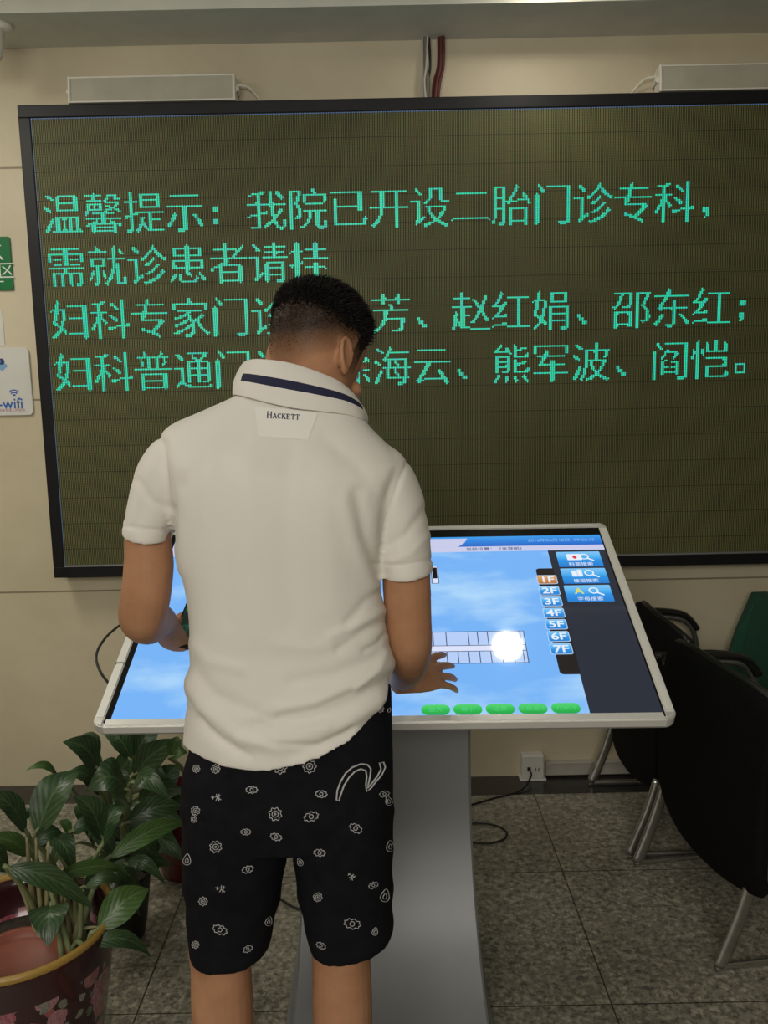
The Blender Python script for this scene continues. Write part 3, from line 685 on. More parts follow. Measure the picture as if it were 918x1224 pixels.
def build_body():
    bm = bmesh.new()
    # torso and neck, a little inside the clothes
    rings = [ring_lr((228, 966), (462, 962), 1.485, .105, .09, 2.6, 48, .80), ring_lr((221, 930), (469, 925), 1.488, .12, .1, 2.5, 48, .88)]
    rings += [ring_lr(*t, 2.5, 48, .88) for t in TORSO]
    rings += [ring_lr((312, 464), (418, 476), 1.494, .058, .060, 2.1), ring_lr((334, 446), (418, 454), 1.503, .052, .056, 2.1), ring_lr((347, 422), (418, 428), 1.515, .046, .055, 2.1)]
    loft(bm, densify(rings, 2))
    # head
    t = bmesh.new(); zs = np.linspace(HP[0][0], HP[-1][0], 26)
    loft(t, [[head_pt(z, 2*PI*i/40) for i in range(40)] for z in zs])
    t.transform(HM); me = bpy.data.meshes.new('t'); t.to_mesh(me); t.free(); bm.from_mesh(me)
    hp = lambda x, y, z: HM @ Vector((x, y, z))
    tube(bm, [hp(0, .088, .012), hp(0, .101, -.012), hp(0, .114, -.034), hp(0, .108, -.046), hp(0, .090, -.05)], [.008, .009, .0135, .013, .008], 12)       # nose
    for s in (-1, 1):
        ellipsoid(bm, hp(s*.013, .099, -.042), (.0085, .010, .008), HM.to_3x3())
        tube(bm, [hp(s*.012, .090, .018), hp(s*.032, .087, .022), hp(s*.052, .072, .016)], [.006, .007, .005], 8)    # brow
        ellipsoid(bm, hp(s*.042, .072, -.030), (.022, .018, .016), HM.to_3x3())                                       # cheek
        # ear: shell, rim and lobe
        E = HM @ plane_mat((s*.076, -.010, -.014), (-.25*s, -.94*1, .10), (-.12*s, -.16, .98))
        ellipsoid(bm, E @ Vector((0, 0, -.001)), (.0135, .023, .005), E.to_3x3())
        rim = [(-.011, -.010), (-.014, .004), (-.010, .019), (0, .026), (.011, .022), (.0155, .010), (.014, -.005), (.009, -.017), (.002, -.025), (-.005, -.024), (-.009, -.015)]
        lift = [.0, .001, .002, .004, .006, .007, .007, .006, .004, .002, .0]
        sg = 1 if (E.to_3x3() @ Vector((0, 0, 1))).dot(H_R*s) > 0 else -1
        tube(bm, catmull([E @ Vector((x, y, sg*(l+.001))) for (x, y), l in zip(rim, lift)], 4), .0042, 8)
        tube(bm, catmull([E @ Vector((x, y, sg*.003)) for x, y in ((.002, .018), (.009, .010), (.008, -.006), (.0, -.014))], 4), .0034, 8)
        ellipsoid(bm, E @ Vector((-.002, -.024, 0)), (.008, .009, .005), E.to_3x3())
        tube(bm, [hp(s*.066, -.008, -.014), hp(s*.078, -.012, -.014)], [(.020, .012)]*2, 12, ref=H_U)
    tube(bm, [hp(-.022, .088, -.069), hp(0, .098, -.068), hp(.022, .088, -.069)], [.004, .006, .004], 8)
    tube(bm, [hp(-.018, .086, -.078), hp(0, .096, -.078), hp(.018, .086, -.078)], [.004, .0065, .004], 8)
    # arms
    def arm(pts, rad): tube(bm, catmull(pts, 5), [tuple(x) for x in lerp_list([np.array(r if isinstance(r, tuple) else (r, r)) for r in rad], 5)], 20, ref=(1, 0, .01))
    LA = [px(222, 545, 1.475), px(200, 575, 1.480), px(178, 625, 1.49), px(178, 675, 1.495), px(174, 715, 1.50), px(170, 736, 1.515), px(177, 743, 1.57), px(186, 741, 1.63), px(194, 742, 1.69), px(198, 746, 1.735)]
    arm(LA, [.046, .045, .0385, .0432, (.0435, .045), (.042, .045), (.041, .043), (.036, .036), (.029, .028), (.026, .024)])
    RA = [px(455, 572, 1.475), px(470, 600, 1.480), px(484, 650, 1.49), px(486, 700, 1.49), px(488, 740, 1.495), px(490, 768, 1.51), px(489, 785, 1.56), px(488, 797, 1.62), px(483, 809, 1.71), px(481, 813, 1.765)]
    arm(RA, [.046, .045, .042, .0425, .0415, (.0405, .043), (.040, .043), (.036, .036), (.028, .026), (.029, .022)])
    # right hand, palm to the screen, fingers spread to the right
    def hand(W, d, s, side_r, fingers, thumb):
        d, s = d.normalized(), s.normalized(); u = s.cross(d).normalized()
        if u.z < 0: u = -u
        P = lambda a, b, c=0: W+d*a+s*b+u*c
        tube(bm, [P(-.015, 0), P(.012, .0), P(.040, .0), P(.068, .0), P(.090, .001), P(.099, .001)], [(.027, .020), (.032, .019), (.038, .0175), (.041, .016), (.040, .0135), (.034, .009)], 20, ref=s)
        for b, ln, r, sp, curl in fingers:
            dr = (d+s*sp).normalized(); base = P(.078, b*.8)
            pts = [base, P(.094, b, .001)]
            q = pts[-1]; ang = 0
            for k, f in enumerate((.45, .31, .24)):
                ang += curl[k]; dd = (dr*math.cos(ang)-u*math.sin(ang)).normalized(); q = q+dd*ln*f; pts.append(q)
            tube(bm, pts, [r*1.05, r*1.12, r*1.02, r*.92, r*.70], 12, ref=s)
            ellipsoid(bm, pts[-1], (r*.72,)*3)
            ellipsoid(bm, pts[1], (r*1.18, r*1.18, r*1.0))
        tp = [P(*q) for q in thumb]; tube(bm, tp, [.016, .0145, .0115, .0105, .008][:len(tp)], 12, ref=u); ellipsoid(bm, tp[-1], (.008,)*3)
    hand(px(477, 814, 1.765), Vector((.80, .58, -.02)), Vector((.45, -.55, -.70)), 1,
         [(-.031, .072, .0088, -.16, (.10, .22, .15)), (-.010, .080, .0092, -.03, (.12, .22, .18)), (.0115, .074, .0088, .10, (.18, .28, .20)), (.031, .060, .0078, .30, (.20, .30, .20))],
         [(.018, -.022, -.004), (.042, -.044, -.008), (.066, -.058, -.014), (.090, -.064, -.022)])
    # left hand under the phone
    C, e1, e2, n_ = PH['C'], PH['e1'], PH['e2'], PH['n']
    Q = lambda a, b, c=0: C+e1*a+e2*b+n_*c
    W = px(199, 748, 1.735)
    tube(bm, [W+(W-px(194, 742, 1.69)).normalized()*-.015, W, Q(-.030, -.050, -.020), Q(-.018, -.015, -.024), Q(-.012, .020, -.022), Q(-.010, .030, -.020)], [(.026, .024), (.029, .024), (.040, .019), (.043, .016), (.040, .013), (.030, .009)], 20, ref=e1)
    for b, r, ln in ((-.040, .0078, .062), (-.018, .0088, .074), (.004, .0092, .078), (.026, .0088, .072)):
        pts = [Q(-.010, b, -.022), Q(.020, b+.002, -.0185), Q(.044, b+.006, -.010), Q(.0475, b+.010, .004), Q(.040, b+.012, .0135)]
        tube(bm, pts, [r*1.1, r*1.1, r, r*.9, r*.7], 12, ref=e2); ellipsoid(bm, pts[-1], (r*.7,)*3)
    tp = [Q(-.036, -.060, -.018), Q(-.046, -.044, -.010), Q(-.044, -.026, .002), Q(-.033, -.014, .012)]
    tube(bm, tp, [.017, .0145, .0115, .0085], 12, ref=n_); ellipsoid(bm, tp[-1], (.0085,)*3)
    # legs and feet
    for (x, y), w_, xa, toe in (((264, 1150), .0555, -1, .10), ((408, 1148), .0545, 1, .05)):
        K = px(x, y, 1.475)
        hip = px(285 if xa < 0 else 405, 985, 1.485)
        ank = Vector((K.x+xa*.004, 1.455, .085))
        pts = [hip, hip.lerp(K, .5), K+Vector((0, .0, .05)), K, K+Vector((0, -.006, -.07)), K+Vector((0, -.012, -.15)), K.lerp(ank, .72)+Vector((0, -.006, 0)), ank, Vector((ank.x, ank.y, .05))]
        tube(bm, catmull(pts, 5), [tuple(q) for q in lerp_list([np.array(q) for q in ((.085, .085), (.072, .078), (w_*1.02, .062), (w_, .060), (w_*1.03, .063), (w_*1.02, .064), (w_*.78, .048), (.034, .040), (.034, .044))], 5)], 24, ref=(1, 0, 0))
        f = Vector((toe*xa, 1, 0)).normalized(); sd = Vector((f.y, -f.x, 0)); A = Vector((ank.x, ank.y, 0))
        tube(bm, [A-f*.055+Vector((0, 0, .035)), A-f*.045+Vector((0, 0, .036)), A+Vector((0, 0, .044)), A+f*.06+Vector((0, 0, .036)), A+f*.12+Vector((0, 0, .024)), A+f*.16+Vector((0, 0, .017))],
             [(.02, .02), (.030, .034), (.034, .043), (.038, .034), (.044, .022), (.040, .013)], 20, ref=sd)
        for k in range(5):
            b = (-.032+.016*k)*(-xa); ln = (.205, .200, .192, .182, .170)[k] ; r = (.013, .010, .0095, .009, .0085)[k]
            tube(bm, [A+f*.14+sd*b+Vector((0, 0, r+.002)), A+f*(ln-.012)+sd*b+Vector((0, 0, r+.003)), A+f*ln+sd*b+Vector((0, 0, r))], [r, r*1.02, r*.75], 10)
    me = with_mods(bm, [('REMESH', dict(mode='VOXEL', voxel_size=.0032, use_smooth_shade=True)), ('SMOOTH', dict(factor=.5, iterations=3))])
    return me
# the phone's frame: portrait, screen up towards the face
PH = dict(C=px(234, 744, 1.82), e1=Vector((.965, -.02, -.25)).normalized(), e2=Vector((.05, .82, .56)).normalized())
PH['e2'] = (PH['e2']-PH['e1']*PH['e2'].dot(PH['e1'])).normalized(); PH['n'] = PH['e1'].cross(PH['e2'])
M_SKIN = mat('skin', (.40, .215, .125), .58, spec=.22)
def skin_mat():
    m = M_SKIN
    n = noise(m, 14, 5, .6); n2 = noise(m, 240, 3, .6)
    c = ramp(m, n.outputs[0], [(.3, (.39, .192, .102)), (.7, (.49, .255, .146))]).outputs[0]
    a = N(m, 'ShaderNodeAttribute', attribute_name='stubble')
    f = math_(m, 'MULTIPLY', a.outputs['Fac'], math_(m, 'ADD', math_(m, 'MULTIPLY', n2.outputs[0], .5), .70))
    a2 = N(m, 'ShaderNodeAttribute', attribute_name='lips')
    c = mix(m, a2.outputs['Fac'], c, (.36, .13, .10))
    c = mix(m, f, c, (.017, .011, .008)); L(m, c, bsdf(m).inputs['Base Color'])
    bsdf(m).inputs['Subsurface Weight'].default_value = .08; bsdf(m).inputs['Subsurface Radius'].default_value = (.02, .008, .004); bsdf(m).inputs['Subsurface Scale'].default_value = .3
    bump(m, n2.outputs[0], .12, .001)
skin_mat()
def hair_dens(l, th):
    """0..1 hair density at a head-local point; th: 0 right, 90 back, 180 left, 270 face"""
    back = math.sin(th); 
    side = abs(math.cos(th))
    if back > 0: line = -.004*(1-back)-.062*back**1.3        # nape lower than over the ears
    else: line = -.004*(1+back)+.075*(-back)**.8              # rising to the forehead
    if back < .1 and side > .80 and l.y > .012 and l.y < .040: line = min(line, -.030)   # sideburn
    v = (l.z-line)/.055
    return max(0.0, min(1.0, v))
me = build_body()
st = np.zeros(len(me.vertices)); lp = np.zeros(len(me.vertices))
for v in me.vertices:
    l = HMI @ v.co
    if l.z > -.09 and abs(l.x) < .095 and abs(l.y) < .125 and v.co.z > 1.5:
        th = math.atan2(-(l.y+.003), l.x)
        ear = abs(l.x) > .0775 and -.05 < l.y < .03 and l.z < .026
        if not ear: st[v.index] = hair_dens(l, th)**.75
        if l.y > .086 and -.084 < l.z < -.062 and abs(l.x) < .026: lp[v.index] = .7
        if l.y > .076 and .016 < l.z < .030 and .012 < abs(l.x) < .05: st[v.index] = .75
for nm, arr in (('stubble', st), ('lips', lp)):
    at = me.attributes.new(nm, 'FLOAT', 'POINT'); at.data.foreach_set('value', arr.astype(np.float32))
body = link('body', me, M_SKIN, person, True)
# eyes
hp = lambda x, y, z: HM @ Vector((x, y, z))
M_EYEW, M_IRIS = mat('eye white', (.62, .58, .53), .2), mat('iris', (.012, .008, .006), .1)
for s in (-1, 1):
    bm = bmesh.new(); ellipsoid(bm, hp(s*.032, .0755, .002), (.0125, .0110, .0095), HM.to_3x3()); n0 = len(bm.faces)
    ellipsoid(bm, hp(s*.032, .0835, -.003), (.0055, .004, .0055), HM.to_3x3(), 14); bm.faces.ensure_lookup_table()
    for f in bm.faces[n0:]: f.material_index = 1
    obj('eye', bm, None, person, True, mats=[M_EYEW, M_IRIS])
# hair: many short tapered blades, bristling on the crown and shaved short at the sides
M_HAIR = noisy('black hair', (.005, .004, .004), (.011, .009, .008), 60, .65, spec=.2)
def build_hair():
    bm = bmesh.new(); V = []; Fc = []
    # an opaque underlayer hugging the upper skull
    zs = np.linspace(.036, .1155, 9); t = bmesh.new()
    rows = [[head_pt(z, 2*PI*i/36, (-.0005)+.0045*min(1, max(0, (z-.04)/.05))) for i in range(36)] for z in zs]
    for r in rows:
        for i, p in enumerate(r):
            th = 2*PI*i/36
            if math.sin(th) < -.3: p.y = min(p.y, .100 if p.z > .07 else .094)
    loft(t, rows); t.transform(HM); me = bpy.data.meshes.new('t'); t.to_mesh(me); t.free(); bm.from_mesh(me)
    k = 0
    while k < 14000:
        z = rng.uniform(-.055, .1165); th = rng.uniform(0, 2*PI)
        wd = np.interp(z, [p[0] for p in HP], [p[3] for p in HP])
        if rng.random() > wd/.0765: continue
        l = head_pt(z, th); d = hair_dens(l, th)
        if rng.random() > d: continue
        if abs(l.x) > .066 and -.045 < l.y < .025 and l.z < .020: continue
        if l.z < .018 and rng.random() > .25+max(0, l.z+.03)*12: continue
        k += 1
        e = .004; q = head_pt(z, th+.05); q2 = head_pt(min(z+e, .116), th)
        n_ = (q-l).cross(q2-l)
        if n_.length < 1e-9: n_ = Vector((0, 0, 1))
        n_.normalize()
        if n_.dot(l-Vector((0, 0, 0))) < 0: n_ = -n_
        top = max(0.0, min(1.0, (l.z-.020)/.055))
        front = max(0, l.y/.09)
        ln = .0016+.017*top**1.4
        ln *= rng.uniform(.65, 1.15)
        dr = (n_*1.0+Vector((rng.normal(0, .22), rng.normal(0, .22)+.30*top, rng.normal(0, .16)+.15+.25*top*(1 if l.z < .09 else .0)))).normalized()
        if top < .2: dr = (n_*.5+Vector((0, 0, -.7))+Vector(rng.normal(0, .2, 3))).normalized()
        sd = dr.cross(Vector(rng.normal(0, 1, 3))).normalized()*(.0009 if top > .2 else .0004)
        a = l-n_*.001; b = l+dr*ln*.55; c = l+dr*ln+Vector((0, .004*top, -.002*top))
        pts = [HM @ x for x in (a-sd, a+sd, b+sd*.8, b-sd*.8, c)]
        i0 = len(V); V += pts; Fc += [(i0, i0+1, i0+2, i0+3), (i0+3, i0+2, i0+4)]
    me = bpy.data.meshes.new('hair'); me.from_pydata(V, [], Fc); bm.from_mesh(me); return bm
obj('hair', build_hair(), M_HAIR, person)

# --- polo shirt
M_SHIRT = mat('white pique cotton', (.78, .745, .695), .85, spec=.2)
_n = noise(M_SHIRT, 900, 2, .5); bump(M_SHIRT, _n.outputs[0], .12, .0006)
bsdf(M_SHIRT).inputs['Sheen Weight'].default_value = .1
M_NAVY = noisy('navy knit', (.012, .013, .045), (.018, .019, .06), 400, .85)
FOLDS = [  # picture polyline, width px, amplitude m (minus = valley)
    ([(470, 792), (430, 815), (380, 838), (330, 848)], 9, .007), ([(468, 812), (425, 838), (370, 860), (310, 866)], 9, -.007), ([(458, 835), (410, 866), (350, 884), (290, 884)], 11, .008),
    ([(448, 858), (400, 888), (350, 903)], 8, -.005), ([(466, 768), (440, 790), (400, 806), (350, 815)], 8, -.005),
    ([(222, 815), (240, 845), (275, 872), (330, 892)], 10, .007), ([(224, 838), (245, 872), (285, 898)], 8, -.005), ([(228, 795), (255, 830), (300, 850)], 9, -.005),
    ([(463, 742), (440, 752), (405, 775)], 6, -.005), ([(460, 728), (430, 745), (395, 760)], 6, .005), ([(457, 705), (438, 718), (415, 745)], 6, -.004),
    ([(455, 688), (437, 640), (428, 590)], 9, -.007), ([(447, 700), (425, 650), (410, 600)], 10, .005), ([(458, 640), (462, 600), (474, 565)], 7, -.005),
    ([(205, 645), (206, 600), (196, 555), (195, 530)], 7, -.007), ([(215, 680), (222, 620), (225, 560)], 9, .004),
    ([(265, 560), (262, 640), (272, 740)], 14, -.004), ([(300, 560), (300, 650), (305, 760)], 16, .004), ([(345, 540), (342, 650), (350, 740)], 14, -.0035), ([(390, 560), (392, 650), (400, 720)], 16, .003),
    ([(230, 770), (250, 790), (290, 800)], 8, .004), ([(330, 770), (370, 775), (420, 765)], 8, .003), ([(165, 575), (182, 600), (204, 610)], 6, -.004), ([(508, 610), (485, 640), (458, 655)], 6, -.004), ([(512, 640), (490, 662), (460, 675)], 5, .003),
    ([(290, 520), (250, 545), (220, 580)], 10, -.003), ([(390, 525), (430, 560), (450, 600)], 9, -.003),
    ([(188, 512), (194, 545), (198, 585), (204, 625)], 2.6, -.0035), ([(490, 545), (476, 580), (464, 620), (456, 665)], 2.6, -.0035), ([(148, 629), (176, 633), (206, 634)], 2.4, -.003), ([(450, 675), (485, 675), (520, 668)], 2.4, -.003),
    ([(290, 870), (330, 888), (380, 892), (420, 872)], 5, -.006), ([(300, 858), (345, 872), (390, 868)], 5, .004), ([(335, 855), (375, 848), (420, 828)], 5, -.004), ([(240, 860), (262, 884), (300, 905)], 5, -.004), ([(462, 780), (450, 800), (425, 822)], 4, .004), ([(466, 752), (452, 770), (436, 778)], 4, -.005)]
def fold_disp(P):
    x, y = to_px(P); d = 0.0
    for pl, w_, a in FOLDS:
        best = 1e9
        for (x0, y0), (x1, y1) in zip(pl[:-1], pl[1:]):
            vx, vy = x1-x0, y1-y0; t = max(0, min(1, ((x-x0)*vx+(y-y0)*vy)/(vx*vx+vy*vy)))
            best = min(best, math.hypot(x-x0-t*vx, y-y0-t*vy))
            
        if best < 3*w_: d += a*math.exp(-(best/w_)**2)
    return d*.75
def hem_ring(seg=48):
    ctl = [(0, 470, 806), (14, 466, 822), (32, 449, 856), (52, 420, 888), (72, 382, 909), (90, 342, 920), (108, 303, 924), (126, 268, 918), (144, 245, 908), (162, 226, 897), (180, 218, 890), (220, 235, 893), (270, 345, 880), (320, 452, 835), (360, 470, 806)]
    A = [c[0] for c in ctl]; out = []
    for i in range(seg):
        a = 360*i/seg; s = math.sin(math.radians(a))
        out.append(px(np.interp(a, A, [c[1] for c in ctl]), np.interp(a, A, [c[2] for c in ctl]), 1.490-(.128 if s > 0 else .125)*se(s, 2.3)))
    return out
def build_shirt():
    bm = bmesh.new()
    hem = hem_ring(); rings = [hem]
    r1 = ring_lr((221, 858), (470, 790), 1.490, .122, .122, 2.4)
    rings.append([a.lerp(b, .25) for a, b in zip(hem, r1)])
    rings += [ring_lr(*t, 2.5) for t in TORSO[1:]]
    rings += [ring_lr((294, 465), (428, 487), 1.491, .064, .066, 2.1)]
    loft(bm, densify(rings, 3))
    def sleeve(pts, rad, ref):
        pts = [Vector(p) for p in pts]
        tube(bm, catmull(pts, 5), [tuple(x) for x in lerp_list([np.array(r) for r in rad], 5)], 32, ref=ref)
    sleeve([px(250, 540, 1.478), px(218, 550, 1.480), px(198, 570, 1.482), px(186, 600, 1.486), px(178.5, 628, 1.489), px(177, 632, 1.489), px(176, 641, 1.490)],
           [(.055, .075), (.055, .070), (.0505, .064), (.045, .060), (.0415, .057), (.0425, .058), (.0415, .057)], (1, 0, .06))
    sleeve([px(425, 560, 1.478), px(452, 572, 1.480), px(470, 598, 1.482), px(478, 630, 1.485), px(484, 672, 1.488), px(484.5, 676, 1.488), px(485.5, 685, 1.489)],
           [(.058, .078), (.058, .072), (.052, .064), (.0495, .060), (.0475, .057), (.049, .058), (.0475, .057)], (1, 0, -.03))
    me = with_mods(bm, [('REMESH', dict(mode='VOXEL', voxel_size=.0036, use_smooth_shade=True)), ('SMOOTH', dict(factor=.5, iterations=8))])
    n = [v.normal.copy() for v in me.vertices]
    for v in me.vertices:
        if n[v.index].y < .25:
            v.co += n[v.index]*fold_disp(v.co)
    return me
me = build_shirt()
shirt = link('polo_shirt', me, M_SHIRT, person, True)
bvs = bmesh.new(); bvs.from_mesh(me)
bvs.transform(Matrix.Translation(person.location)); BV = BVHTree.FromBMesh(bvs)
def drape(bv, x, y, off=.0012):
    d = (px(x, y, 1.0)-CAM).normalized(); h = bv.ray_cast(CAM, d)
    if h[0] is None: return None
    nn = h[1] if h[1].dot(d) < 0 else -h[1]
    return h[0]+nn*off
def drape_patch(bv, quad, nu, nv, off):
    """grid over a picture quad (tl, tr, br, bl) laid on a surface"""
    bm = bmesh.new(); tl, tr, br, bl = [Vector(q) for q in quad]; G = []
    for j in range(nv+1):
        row = []
        for i in range(nu+1):
            a = tl.lerp(tr, i/nu); b = bl.lerp(br, i/nu); q = a.lerp(b, j/nv); row.append(bm.verts.new(drape(bv, q.x, q.y, off)))
        G.append(row)
    for j in range(nv):
        for i in range(nu): bm.faces.new((G[j+1][i], G[j+1][i+1], G[j][i+1], G[j][i]))
    return bm
M_PATCH = mat('smooth white cotton', (.84, .81, .765), .8)
bm = drape_patch(BV, [(305, 487), (381, 492), (368, 526), (308, 522)], 12, 8, .0012)
patch = obj('back_patch', bm, M_PATCH, shirt, True)
# lettering on the patch: laid out flat, then draped onto the cloth
def drape_text(bv, parts, off):
    bm = bmesh.new()
    for body_, size, x, y, ang, sx in parts:
        t = text_bm(body_, size, align='LEFT', bold=.0)
        bmesh.ops.triangulate(t, faces=t.faces[:])
        ca, sa = math.cos(ang), math.sin(ang)
        for v in t.verts:
            X, Y = v.co.x*sx, v.co.y
            q = drape(bv, x+X*ca+Y*sa, y+X*sa-Y*ca, off); v.co = q
        me_ = bpy.data.meshes.new('t'); t.to_mesh(me_); t.free(); bm.from_mesh(me_)
    return bm
bm = bmesh.new()
def serif_text(word, x, y, s, ang):
    """small-capital serif letters as strokes; word letters mapped to stroke lists on a 0..1 box"""
    G_ = {'H': [((.12, 0), (.12, 1), 2), ((.78, 0), (.78, 1), 2), ((.12, .5), (.78, .5), 1), ((0, 0), (.26, 0), 1), ((0, 1), (.26, 1), 1), ((.64, 0), (.9, 0), 1), ((.64, 1), (.9, 1), 1)],
          'A': [((.08, 0), (.45, 1), 1), ((.45, 1), (.82, 0), 2), ((.22, .38), (.68, .38), 1), ((-.04, 0), (.2, 0), 1), ((.68, 0), (.94, 0), 1)],
          'C': [((.78, .80), (.5, 1), 1), ((.5, 1), (.2, .85), 1), ((.2, .85), (.08, .5), 2), ((.08, .5), (.2, .15), 2), ((.2, .15), (.5, 0), 1), ((.5, 0), (.8, .2), 1), ((.78, .8), (.78, 1), 1)],
          'K': [((.12, 0), (.12, 1), 2), ((.15, .45), (.75, 1), 1), ((.35, .6), (.80, 0), 2), ((0, 0), (.26, 0), 1), ((0, 1), (.26, 1), 1), ((.62, 1), (.88, 1), 1), ((.66, 0), (.92, 0), 1)],
          'E': [((.14, 0), (.14, 1), 2), ((0, 0), (.72, 0), 1), ((0, 1), (.70, 1), 1), ((.14, .5), (.5, .5), 1), ((.72, 0), (.74, .25), 1), ((.70, 1), (.70, .78), 1), ((.5, .38), (.5, .62), 1)],
          'T': [((.42, 0), (.42, 1), 2), ((.02, 1), (.82, 1), 1), ((.26, 0), (.58, 0), 1), ((.02, 1), (.02, .76), 1), ((.82, 1), (.82, .76), 1)]}
    ca, sa = math.cos(ang), math.sin(ang)
    for i, ch in enumerate(word):
        h = s*(1.28 if i == 0 else 1.0); wd = h*.86
        for a, b, wt in G_[ch]:
            pts = []
            for k in range(3):
                q = (a[0]+(b[0]-a[0])*k/2, a[1]+(b[1]-a[1])*k/2); X, Y = q[0]*wd, q[1]*h
                pts.append(drape(BV, x+X*ca+Y*sa, y+X*sa-Y*ca, .0019))
            ribbon(bm, pts, .0010 if wt == 1 else .0017, (0, -1, .1))
        x += ca*wd*1.08; y += sa*wd*1.08
serif_text('HACKETT', 319, 500, 5.9, .055)
obj('lettering', bm, M_NAVY, shirt)
# collar, standing up round the neck, with a navy stripe
B_ = [(312, 492, 1.575), (288, 484, 1.535), (279, 473, 1.487), (290, 474, 1.440), (317, 481, 1.418), (349, 488, 1.412), (382, 492, 1.418), (414, 496, 1.438), (433, 502, 1.468), (437, 508, 1.52), (428, 518, 1.57), (410, 526, 1.605)]
T_ = [(318, 452, 1.580), (298, 440, 1.540), (291, 434, 1.500), (303, 429, 1.462), (325, 430, 1.442), (349, 434, 1.436), (380, 444, 1.440), (406, 456, 1.456), (424, 473, 1.482), (433, 494, 1.525), (428, 504, 1.575), (412, 512, 1.61)]
def build_collar():
    b = catmull([px(*p) for p in B_], 6); t = catmull([px(*p) for p in T_], 6); n = len(b); K = 10
    bm = bmesh.new(); G = []
    cen = px(360, 470, 1.50)
    for i in range(n):
        row = []
        for j in range(K+1):
            p = b[i].lerp(t[i], j/K); o = Vector((p.x-cen.x, p.y-cen.y, 0)).normalized()
            row.append(bm.verts.new(p+o*(.006*math.sin(PI*j/K))+Vector((0, 0, 0))))
        G.append(row)
    for i in range(n-1):
        for j in range(K):
            f = bm.faces.new((G[i][j], G[i+1][j], G[i+1][j+1], G[i][j+1]))
            u = i/6.0
            f.material_index = 1 if (2.75 < u < 7.9 and 4 <= j < 6) else 0
    me_ = with_mods(bm, [('SOLIDIFY', dict(thickness=.003, offset=0)), ('SUBSURF', dict(levels=1, render_levels=1))])
    return me_
link('collar', build_collar(), None, shirt, True, mats=[M_SHIRT, M_NAVY])

# --- shorts
M_SHORTS = noisy('black cotton', (.0055, .0055, .0075), (.009, .009, .012), 35, .9, bstr=.1, spec=.12)
M_PRINT = mat('pale grey print', (.40, .40, .41), .8); M_PRINTW = mat('cream print', (.62, .60, .54), .8)
def build_shorts():
    bm = bmesh.new()
    rings = [ring_lr(*t, 2.6) for t in (((234, 850), (468, 822), 1.49, .096, .104), ((229, 888), (469, 872), 1.488, .108, .108), ((220, 922), (470, 915), 1.486, .122, .112),
             ((220, 955), (470, 950), 1.484, .126, .11), ((222, 988), (469, 984), 1.484, .112, .102))]
    loft(bm, densify(rings, 3))
    lg = [ring_lr(*t, 2.3) for t in (((226, 950), (341, 955), 1.484, .12, .105), ((221, 985), (344.5, 1000), 1.484, .112, .105), ((221, 1040), (339, 1045), 1.48, .100, .10), ((224, 1088), (331, 1090), 1.478, .092, .096), ((227, 1115), (326, 1114), 1.477, .090, .095), ((229, 1132), (324, 1124), 1.477, .090, .095))]
    loft(bm, densify(lg, 3))
    rg = [ring_lr(*t, 2.3) for t in (((356, 955), (466, 950), 1.484, .12, .105), ((351, 1000), (470, 985), 1.484, .112, .105), ((354.5, 1045), (469, 1040), 1.48, .100, .10), ((361, 1088), (470, 1078), 1.478, .092, .096), ((367, 1112), (471, 1098), 1.477, .090, .095), ((371, 1126), (470, 1108), 1.477, .090, .095))]
    loft(bm, densify(rg, 3))
    me_ = with_mods(bm, [('REMESH', dict(mode='VOXEL', voxel_size=.0045, use_smooth_shade=True)), ('SMOOTH', dict(factor=.5, iterations=4))])
    for v in me_.vertices:
        x, y = to_px(v.co); k = 0
        for yy, a in ((985, .006), (1030, .003), (1075, .004), (1100, -.004)): k += a*math.exp(-((y-yy-.12*(x-345)*(1 if x < 345 else -1))/10)**2)
        if v.normal.y < .2: v.co += v.normal*k*.6
    return me_
me = build_shorts()
tb = bmesh.new(); tb.from_mesh(me); BS = BVHTree.FromBMesh(tb)
def motif(bm, x, y, s, kind, rot=0.0, front=False):
    """small printed sign: closed wavy loops round a dot, or loose strokes"""
    def P(u, v):
        ca, sa = math.cos(rot), math.sin(rot); X, Y = x+(u*ca-v*sa)*s, y+(u*sa+v*ca)*s
        if not front: return drape(BS, X, Y, .0009)
        q = px(X, Y, 1.7); h = BS.ray_cast(q, Vector((0, -1, 0)))
        return h[0]+Vector((0, .0009, 0)) if h[0] is not None else None
    loops = []
    def loop(fn, n): loops.append(([P(*fn(2*PI*k/n)) for k in range(n)], True))
    if kind == 0:   # almond with a toothed edge
        loop(lambda a: ((.95+.10*math.cos(9*a))*math.cos(a), (.55+.10*math.cos(9*a))*math.sin(a)), 36); loop(lambda a: (.28*math.cos(a), .28*math.sin(a)), 10)
    elif kind == 1:  # cog
        loop(lambda a: ((.80+.12*math.cos(8*a))*math.cos(a), (.80+.12*math.cos(8*a))*math.sin(a)), 40); loop(lambda a: (.42*math.cos(a), .42*math.sin(a)), 12); loop(lambda a: (.12*math.cos(a), .12*math.sin(a)), 6)
    elif kind == 2:  # drop
        loop(lambda a: (.60*math.cos(a)*(1-.45*math.sin(a)), -.95*math.sin(a)), 24); loop(lambda a: (.25*math.cos(a)*(1-.45*math.sin(a)), .12-.45*math.sin(a)), 12)
    else:            # loose strokes
        for ps in (((-.9, 0), (-.3, 0)), ((-.6, -.3), (-.6, .35)), ((0, -.6), (.1, .1), (-.1, .6)), ((-.2, -.1), (.7, -.3)), ((.1, .1), (.8, .4)), ((.45, -.6), (.4, .7))):
            loops.append(([P(*q) for q in ps], False))
    for pts, cl in loops:
        if any(q is None for q in pts): continue
        if max((a-b).length for a, b in zip(pts[:-1], pts[1:])) > .03: continue
        ribbon(bm, pts, .0013 if s > 6 else .0011, (0, 1, 0) if front else (0, -1, .25), cl)
